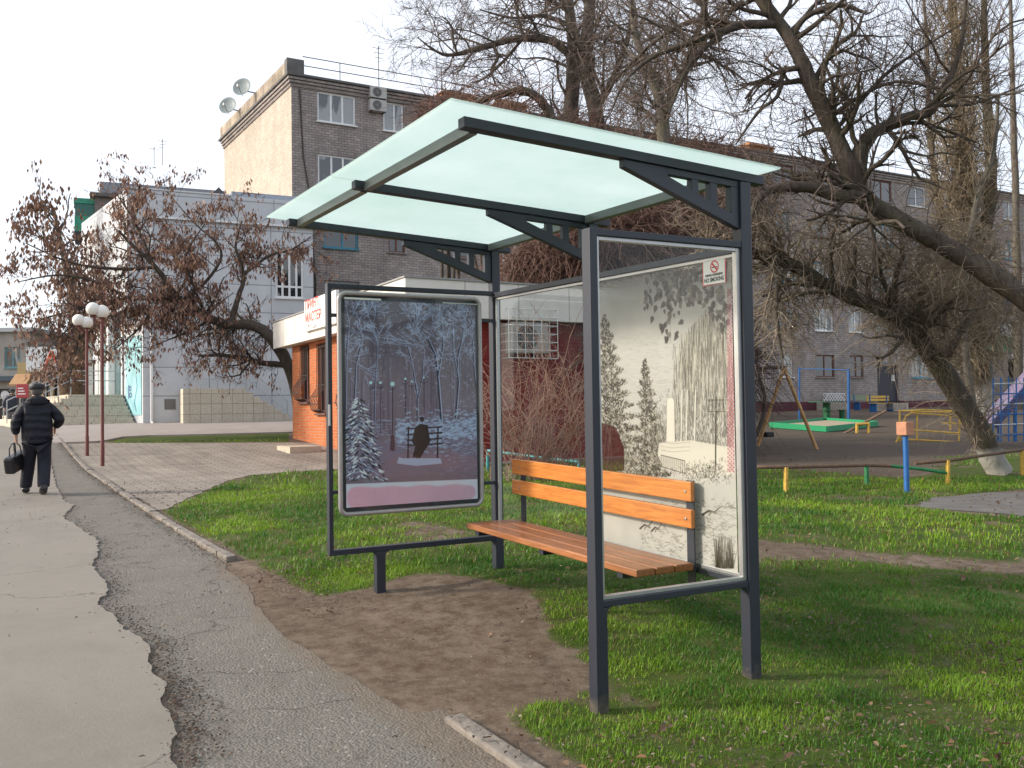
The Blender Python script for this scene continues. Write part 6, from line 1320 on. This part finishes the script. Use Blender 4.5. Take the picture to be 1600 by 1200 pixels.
def person(lbl, loc, rz, H_, jm, tm, capm, shoem, lf, rf, armL, armR, cap=True, hood=True):
    t = thing('person', lbl, 'person', loc, rz); s = H_/1.70
    def q(*n_): return tuple(x*s for x in n_)
    eL, hL = armL; eR, hR = armR
    # one continuous body: head, neck, trunk, arms with hands, legs
    nod = [(0, 0, .90, .12, .10), (0, .01, 1.15, .13, .10), (0, .03, 1.35, .12, .09), (0, .05, 1.45, .055, .055), (0, .085, 1.53, .065, .075), (0, .085, 1.60, .082, .095), (0, .075, 1.67, .06, .07),
           (-.16, .03, 1.37, .05), (*eL, .042), (*hL, .027), (.16, .03, 1.37, .05), (*eR, .042), (*hR, .027),
           (-.09, 0, .86, .08), (*lf[0], .055), (*lf[1], .04), (.09, 0, .86, .08), (*rf[0], .055), (*rf[1], .04)]
    ed = [(0, 1), (1, 2), (2, 3), (3, 4), (4, 5), (5, 6), (2, 7), (7, 8), (8, 9), (2, 10), (10, 11), (11, 12), (0, 13), (13, 14), (14, 15), (0, 16), (16, 17), (17, 18)]
    # hands: palm plus five fingers each
    for hd, ix, sx in ((hL, 9, -1), (hR, 12, 1)):
        k = len(nod); px, py, pz = hd; nod.append((px, py+.01, pz-.06, .030, .016)); ed.append((ix, k))
        for f in range(4):
            oy = (f-1.5)*.017; k2 = len(nod); L_ = (.033, .038, .036, .028)[f]; nod.append((px-sx*.004, py+.012+oy, pz-.095, .009)); nod.append((px-sx*.022, py+.012+oy, pz-.095-L_*.7, .008)); nod.append((px-sx*.04, py+.012+oy, pz-.095-L_*.4, .007)); ed += [(k, k2), (k2, k2+1), (k2+1, k2+2)]
        k2 = len(nod); nod.append((px-sx*.012, py+.045, pz-.05, .010)); nod.append((px-sx*.022, py+.055, pz-.085, .009)); ed += [(k, k2), (k2, k2+1)]
    bo = skin('body', [q(*n_) for n_ in nod], ed, skinm, t)
    mb = MB()
    for sx in (-1, 1): mb.ball(q(sx*.083, .085, 1.595), .022*s, 8, 6, (.4, .8, 1.3))
    mb.build('ear', skinm, bo, smooth=True); MB().ball(q(0, .175, 1.59), .016*s, 8, 6, (.8, 1, 1.4)).build('nose', skinm, bo, smooth=True)
    MB().ball(q(0, .060, 1.60), .100*s, 14, 10, (.88, .95, 1.02)).build('hair', hairm, bo, smooth=True)
    mb = MB()
    for sx in (-1, 1): mb.ball(q(sx*.032, .165, 1.615), .010*s, 8, 6)
    mb.build('eye', MATS['dark_interior'], bo, smooth=True)
    jk = [(0, 0, .70, .235, .19), (0, 0, .90, .24, .19), (0, .0, 1.12, .245, .18), (0, .015, 1.30, .24, .17), (0, .03, 1.415, .15, .125), (0, .04, 1.47, .10, .10), (-.19, .02, 1.335, .105, .10), (*eL, .088), (eL[0]*.45+hL[0]*.55, eL[1]*.45+hL[1]*.55, eL[2]*.45+hL[2]*.55, .072), (hL[0], hL[1], hL[2]+.03, .05), (.19, .02, 1.335, .105, .10), (*eR, .088), (eR[0]*.45+hR[0]*.55, eR[1]*.45+hR[1]*.55, eR[2]*.45+hR[2]*.55, .072), (hR[0], hR[1], hR[2]+.03, .05)]
    jo = skin('jacket', [q(*n_) for n_ in jk], [(0, 1), (1, 2), (2, 3), (3, 4), (4, 5), (3, 6), (6, 7), (7, 8), (8, 9), (3, 10), (10, 11), (11, 12), (12, 13)], jm, t)
    if hood: MB().ball(q(0, -.045, 1.43), .135*s, 14, 8, (1.15, .75, .62)).build('hood', jm, jo, smooth=True)
    tr = [(0, 0, .86, .18, .15), (-.095, 0, .76, .12), (*lf[0], .105), (lf[1][0], lf[1][1], lf[1][2]+.0, .095), (lf[1][0], lf[1][1], lf[1][2]-.035, .09), (.095, 0, .76, .12), (*rf[0], .105), (rf[1][0], rf[1][1], rf[1][2]+.0, .095), (rf[1][0], rf[1][1], rf[1][2]-.035, .09)]
    skin('trousers', [q(*n_) for n_ in tr], [(0, 1), (1, 2), (2, 3), (3, 4), (0, 5), (5, 6), (6, 7), (7, 8)], tm, t)
    for a, tilt in ((lf[1], lf[2]), (rf[1], rf[2])):
        x, y, z = a; c_, sn = math.cos(tilt), math.sin(tilt)
        def r2(dy, dz): return (x, y+dy*c_-dz*sn, z+dy*sn+dz*c_)
        skin('shoe', [q(*r2(-.09, -.05), .06, .055), q(*r2(.02, -.05), .065, .06), q(*r2(.13, -.06), .065, .045), q(*r2(.21, -.065), .05, .035)], [(0, 1), (1, 2), (2, 3)], shoem, t, root=1) if True else None
    if cap:
        mb = MB().lathe(q(0, .055, 1.605), [(.105*s, 0), (.118*s, .02*s), (.122*s, .045*s), (.112*s, .075*s), (.07*s, .098*s), (.015*s, .105*s)], 18, Matrix.Rotation(R_(-8), 4, 'X') @ Matrix.Diagonal((.95, 1.12, 1, 1))); co_ = mb.build('flat_cap', capm, t, smooth=True)
        MB().ball(q(0, .17, 1.625), .07*s, 12, 6, (1., .9, .16)).build('peak', capm, co_, smooth=True)
    return t
def puffer(name, col):
    m, nt, b = new_mat(name); h = N(nt); w_ = h.n('ShaderNodeTexWave', i_Scale=2.6, i_Distortion=3.5, bands_direction='Z'); nt.links.new(h.co(), w_.inputs[0]); n1 = h.noise(h.co(), 9, 5, .7)
    nt.links.new(h.mix(n1, tuple(c*.6 for c in col), tuple(c*1.6 for c in col)), b.inputs['Base Color']); b.inputs['Roughness'].default_value = .6; b.inputs['Specular IOR Level'].default_value = .35
    h.bump(h.math('ADD', w_.outputs['Fac'], h.math('MULTIPLY', n1, 2.4)), .6, .03, b); return m
p = PG(58, 773); hd = math.atan2(-(-KD[0]), -KD[1])
hd = math.atan2(KD[0], -KD[1])
pm_ = person('man in black puffer jacket and flat cap walking away with a bag', (p[0], p[1], g(p[0], p[1])+.022), hd+R_(0), 1.72, puffer('black_puffer', (.005, .006, .013)), mat('navy_trousers', (.006, .007, .017), .8, var=.3, bump=.6, bscale=14), mat('black_cap', (.02, .022, .028), .6), mat('black_shoe', (.015, .013, .013), .35),
       ((-.11, .16, .48), (-.15, .24, .105), .12), ((.10, .02, .46), (.08, -.20, .13), -.35), ((-.30, -.03, 1.10), (-.29, .02, .88)), ((.33, -.02, 1.12), (.25, .14, 1.0)))
s_ = 1.72/1.7; bagm = mat('black_leather_bag', (.012, .012, .014), .38, var=.3, bump=.4, bscale=30)
hp = Matrix.Rotation(hd, 3, 'Z') @ Vector((-.315*s_, .03*s_, .78*s_)); bt = thing('bag', 'black leather hand bag hanging from the left hand of the man in the flat cap', 'bag', (p[0]+hp.x, p[1]+hp.y, g(p[0], p[1])+.022+hp.z), hd+R_(62))
MT = Matrix.Rotation(R_(-14), 4, 'Y')
bb = MB().box((-.25, -.08, -.43), (.25, .08, -.17), MT); bo_ = bb.build('body', bagm, bt, bevel=.035)
for y in (-.045, .045): MB().tube([MT @ Vector(q_) for q_ in ((-.10, y, -.19), (-.09, y*.8, -.06), (-.04, y*.3, .0), (.04, y*.3, .0), (.09, y*.8, -.06), (.10, y, -.19))], .010, 6).build('handle', bagm, bt, smooth=True)
MB().box((-.13, -.078, -.34), (.13, -.07, -.24), MT).build('front_pocket', bagm, bt, bevel=.006)
p = P(19, 672, 39.); p[2] = 1.312-(672-655)/FPX*39
person('man in a dark jacket and grey trousers striding away at the left edge', tuple(p), hd+R_(-10), 1.72, mat('dark_blue_jacket', (.014, .018, .032), .7, var=.3), mat('grey_trousers', (.10, .10, .11), .8, var=.3), mat('navy_cap', (.02, .02, .03), .7), mat('black_shoe', (.015, .013, .013), .35),
       ((-.12, -.02, .50), (-.20, -.30, .16), -.5), ((.10, .18, .48), (.14, .26, .11), .1), ((-.28, -.1, 1.12), (-.26, -.12, .88)), ((.26, .08, 1.12), (.20, .24, .98)), hood=False)

# ------------------------------------------------------------------ low pipe fences and playground
yel = mat('yellow_paint_chipped', (.58, .36, .06), .6, var=.3, scale=9); grn2 = mat('green_paint_chipped', (.02, .17, .06), .6, var=.3, scale=9); blu = mat('blue_paint', (.015, .11, .33), .5, var=.2); rust = mat('rusty_brown_pipe', (.13, .08, .05), .8, var=.35, scale=9)
orr = mat('faded_orange_paint', (.42, .19, .11), .7, var=.2); tealp = mat('teal_pipe', (.06, .30, .32), .6, var=.2)
def pipe_fence(name, lbl, posts, rails):
    """posts: (u, vbase, vtop, mat); rails: (list of (u,v,depth), mat)"""
    p0 = PG(posts[0][0], posts[0][1]); t = thing(name, lbl, 'pipe fence', (p0[0], p0[1], g(p0[0], p0[1])), 0, 'low painted pipe fences'); o = Vector(t.location)
    for u, vb, vt, m_ in posts:
        p = PG(u, vb); dd = depth(p); q = P(u, vt, dd); MB().tube([Vector(p)-o-Vector((0, 0, .1)), Vector(q)-o], .034, 8).build('post', m_, t, smooth=True)
    for pts, m_ in rails: MB().tube([Vector(P(*a))-o for a in pts], .026, 8).build('rail', m_, t, smooth=True)
dA, dB, dC, dD = (depth(PG(1228, 768)), depth(PG(1354, 757)), depth(PG(1481, 755)), depth(PG(1597, 741)))
pipe_fence('pipe_fence', 'low pipe fence with one yellow and one green post left of the blue post', [(1228, 768, 730, yel), (1354, 757, 728, grn2)], [([(1120, 733, dA+.3), (1185, 730, dA), (1228, 730, dA), (1354, 727, dB), (1392, 728, dB)], rust), ([(1392, 728, dB), (1440, 733, (dB+dC)/2), (1481, 739, dC)], grn2)])
pipe_fence('pipe_fence', 'low pipe fence with two yellow posts and a slanting rail by the whitewashed tree', [(1481, 755, 719, yel), (1597, 741, 704, yel)], [([(1430, 724, dC), (1481, 720, dC), (1540, 711, (dC+dD)/2), (1597, 703, dD), (1700, 690, dD)], rust)])
dE = 8.2
pipe_fence('pipe_fence', 'thin teal pipe rail seen low behind the bench through the glass', [(762, 735, 705, tealp), (905, 742, 722, tealp)], [([(762, 704, depth(PG(762, 735))), (830, 713, (depth(PG(762, 735))+depth(PG(905, 742)))/2), (905, 722, depth(PG(905, 742)))], tealp)])
# blue post with an orange box
p = PG(1417, 768); dd = depth(p); t = thing('marker_post', 'bright blue pipe post topped with a faded orange box', 'post', (p[0], p[1], g(p[0], p[1]))); hh = (768-680)/FPX*dd
MB().tube([(0, 0, -.1), (.0, 0, hh)], .038, 10).build('pole', blu, t, smooth=True); MB().box((-.085, -.085, hh), (.085, .085, hh+.19)).build('box', orr, t, bevel=.01)
def rel(t, u, v, d_): return Vector(P(u, v, d_))-Vector(t.location)
# swing
dS = depth(PG(1270, 700)); p = PG(1230, 697); t = thing('swing', 'rusty yellow A-frame swing with a hanging black seat', 'swing', (p[0], p[1], g(p[0], p[1])))
for (ub, vb, dd_) in ((1184, 697, dS), (1277, 704, dS-.3)): MB().tube([rel(t, ub, vb, dd_), rel(t, 1225, 575, dS)], .045, 8).build('leg', mat('ochre_pipe', (.42, .24, .09), .7, var=.3, scale=5), t, smooth=True)
for (ub, vb, dd_) in ((1120, 690, dS+2.5), (1190, 688, dS+2.8)): MB().tube([rel(t, ub, vb, dd_), rel(t, 1140, 578, dS+2.6)], .045, 8).build('leg', MATS['ochre_pipe'], t, smooth=True)
MB().tube([rel(t, 1228, 574, dS), rel(t, 1136, 576, dS+2.6)], .045, 8).build('top_bar', rust, t, smooth=True)
st = MB().box(tuple(rel(t, 1190, 682, dS+1)-Vector((.0, .2, .02))), tuple(rel(t, 1208, 676, dS+1)+Vector((.0, .2, .02)))).build('seat', mat('black_rubber', (.02, .02, .02), .8), t, bevel=.02)
for u in (1192, 1206): MB().tube([rel(t, u, 676, dS+1), rel(t, u+3, 580, dS+1)], .008, 4).build('chain', rust, t)
# sandbox
def quadbox(t, pts, hgt, th, name, m_):
    """four low boards round a ground quad given in world coords"""
    o = Vector(t.location)
    for i in range(4):
        a, b_ = Vector(pts[i])-o, Vector(pts[(i+1) % 4])-o; a.z += hgt/2; b_.z += hgt/2; mb = MB().bar(a, b_, th, hgt); mb.build(name, m_, t, bevel=.01)
pts = [PG(1203, 668), PG(1292, 675), PG(1372, 666), PG(1290, 660)]
t = thing('sandbox', 'low green wooden sandbox in the middle of the playground', 'sandbox', tuple(pts[0])); gp = mat('bright_green_paint', (.015, .26, .11), .6, var=.15); quadbox(t, pts, .20, .05, 'board', gp)
cq = sum((Vector(q_) for q_ in pts), Vector())/4; MB().add([Vector(q_)-Vector(t.location)+Vector((0, 0, .1)) for q_ in pts], [(0, 1, 2, 3)]).build('sand', mat('sand', (.36, .29, .2), .95), t)
# green table with stools
p = PG(1292, 657); dt_ = depth(p); t = thing('play_table', 'dark green play table on a thick pedestal with two small stools', 'table', (p[0], p[1], g(p[0], p[1]))); dg_ = mat('dark_green_paint', (.01, .11, .04), .6, var=.2)
MB().lathe((0, 0, 0), [(.16, -.1), (.16, .78)], 12).build('pedestal', dg_, t); MB().box((-.62, -.45, .80), (.62, .45, .84)).build('tabletop', dg_, t, bevel=.01)
for x in (-.28, .62): MB().lathe((x, -.3, 0), [(.12, -.1), (.12, .42), (.2, .43), (.2, .46)], 12).build('stool', dg_, t)
# blue posts with cross rail
p = PG(1326, 660); dd = depth(p); t = thing('horizontal_bar', 'tall blue pull-up bar posts in front of the apartment entrance', 'pull-up bar', (p[0], p[1], g(p[0], p[1])))
for ub, vb, vt, d2 in ((1326, 660, 576, dd), (1249, 655, 574, dd+1.5)): MB().tube([rel(t, ub, vb+4, d2), rel(t, ub, vt, d2)], .055 if ub > 1300 else .04, 8).build('post', blu, t, smooth=True)
MB().tube([rel(t, 1326, 578, dd), rel(t, 1249, 576, dd+1.5)], .02, 6).build('bar', blu, t, smooth=True)
# seesaw
p = PG(1352, 676); dd = depth(p); t = thing('seesaw', 'brown seesaw plank tilted on a low yellow frame', 'seesaw', (p[0], p[1], g(p[0], p[1])))
MB().bar(rel(t, 1314, 680, dd), rel(t, 1384, 642, dd+.6), .16, .05).build('plank', rust, t, bevel=.01)
for u in (1339, 1357): MB().tube([rel(t, u, 679, dd), rel(t, u, 662, dd)], .05, 8).build('leg', yel, t)
MB().tube([rel(t, 1338, 663, dd), rel(t, 1358, 662, dd)], .045, 8).build('axle', yel, t)
# yellow climbing frame
t0 = PG(1405, 690); dd = depth(t0); t = thing('climber', 'low yellow tubular climbing frame behind the blue post', 'climbing frame', tuple(t0)); 
for pts in ([(1404, 642, dd), (1506, 645, dd)], [(1407, 686, dd), (1524, 692, dd)], [(1412, 671, dd), (1500, 677, dd)], [(1414, 651, dd), (1424, 645, dd), (1500, 651, dd)], [(1472, 661, dd), (1524, 663, dd)],
            [(1406, 642, dd), (1405, 690, dd)], [(1433, 646, dd), (1433, 688, dd)], [(1500, 648, dd), (1498, 690, dd)], [(1522, 662, dd), (1523, 692, dd)], [(1411, 668, dd), (1400, 692, dd)], [(1411, 660, dd), (1416, 650, dd), (1424, 646, dd)], [(1485, 642, dd+1), (1485, 672, dd+1)], [(1410, 642, dd), (1440, 640, dd+1), (1485, 642, dd+1), (1506, 645, dd)]):
    MB().tube([rel(t, *a) for a in pts], .026, 6).build('tube', yel, t, smooth=True)
# slide and blue climbing grid at the right edge
dd = 24.; p = P(1560, 680, dd); t = thing('slide', 'lilac metal slide on blue legs at the right edge of the playground', 'slide', (p[0], p[1], g(p[0], p[1]))); lil = mat('lilac_slide', (.50, .36, .48), .4, var=.15); nv = mat('navy_side', (.03, .04, .14), .5)
a, b_ = rel(t, 1543, 662, dd), rel(t, 1625, 572, dd+.8); MB().bar(a, b_, .55, .03).build('chute', lil, t)
for s2 in (-.28, .28): MB().bar(a+Vector((s2*.5, s2, -.02)), b_+Vector((s2*.5, s2, -.02)), .04, .22).build('side_board', nv if s2 < 0 else lil, t, bevel=.005)
for u in (1560, 1585, 1610): MB().tube([rel(t, u, 690, dd), rel(t, u, 640-(u-1560)*.9, dd)], .03, 6).build('leg', blu, t)
t = thing('climber', 'blue tubular climbing grid beside the slide', 'climbing grid', (p[0]+.5, p[1]-.6, g(p[0], p[1]))); dd = 23.2
for k in range(6): MB().tube([rel(t, 1552+k*12, 690, dd), rel(t, 1552+k*12, 590, dd)], .02, 6).build('bar', blu, t)
for k in range(6): MB().tube([rel(t, 1552, 600+k*16, dd), rel(t, 1612, 598+k*16, dd)], .02, 6).build('rung', blu if k % 2 else ral, t)
# benches by the entrance
def bench(u, v, lbl, m1):
    p = PG(u, v); t = thing('yard_bench', lbl, 'bench', (p[0], p[1], g(p[0], p[1])), R_(0), 'yard benches by the apartment entrance')
    for k in range(3): MB().box((-.9, -.22+k*.14, .44), (.9, -.10+k*.14, .47)).build('seat_board', m1, t, bevel=.005)
    for k in range(2): MB().box((-.9, .24, .58+k*.17), (.9, .27, .70+k*.17)).build('back_board', m1, t, bevel=.005)
    for x in (-.7, .65): MB().box((x, -.2, -.1), (x+.06, .2, .439)).build('leg', blu, t); MB().box((x, .201, -.1), (x+.06, .239, .88)).build('back_post', blu, t)
bench(1352, 640, 'yard bench with pale green slats left of the apartment door', mat('pale_green_slat', (.22, .27, .17), .7)); bench(1378, 643, 'yard bench with yellow slats in front of the apartment door', yel)
# white ornamental border fence
p0, p1 = PG(1186, 640), PG(1420, 643)
t = thing('border_fence', 'low pale concrete border fence along the flower bed of the apartment block', 'border fence', tuple(p0)); wb_ = mat('whitewashed_concrete', (.48, .44, .38), .9, var=.2)
v_ = Vector(p1)-Vector(p0); 
for i in range(22):
    if 13 < i < 17: continue
    a = v_*(i/22); b_ = v_*((i+.92)/22); mb = MB().bar(a+Vector((0, 0, .42)), b_+Vector((0, 0, .42)), .06, .10); mb.bar(a+Vector((0, 0, .06)), b_+Vector((0, 0, .06)), .06, .12)
    for k in range(5): c_ = a+(b_-a)*((k+.5)/5); mb.box((c_.x-.04, c_.y-.028, .08), (c_.x+.04, c_.y+.028, .40), Matrix.Translation((0, 0, c_.z*0+ (a.z))))
    mb.build('fence_panel', wb_, t)
# lattice trellis on the wall
tz = thing('trellis', 'white lattice trellis panel at the foot of the apartment wall', 'trellis', (AX+axx(1268), AY-.5, BZ+.1)); w_ = axx(1302)-axx(1268); mb = MB()
for k in range(9): X = w_*k/8; mb.bar((X, 0, 0), (min(X+.55, w_), 0, .55 if X+.55 < w_ else (w_-X)), .03); mb.bar((X, .02, 0), (max(X-.55, 0), .02, min(.55, X)), .03)
mb.bar((0, 0, 1.0), (w_, 0, 1.0), .04); mb.bar((0, 0, 0), (w_, 0, 0), .04)
for k in range(9): X = w_*k/8; mb.bar((X, 0, .5), (min(X+.5, w_), 0, 1.0 if X+.5 < w_ else .5+w_-X), .03); mb.bar((X, .02, .5), (max(X-.5, 0), .02, .5+min(.5, X)), .03)
mb.build('lattice', white_pvc, tz)
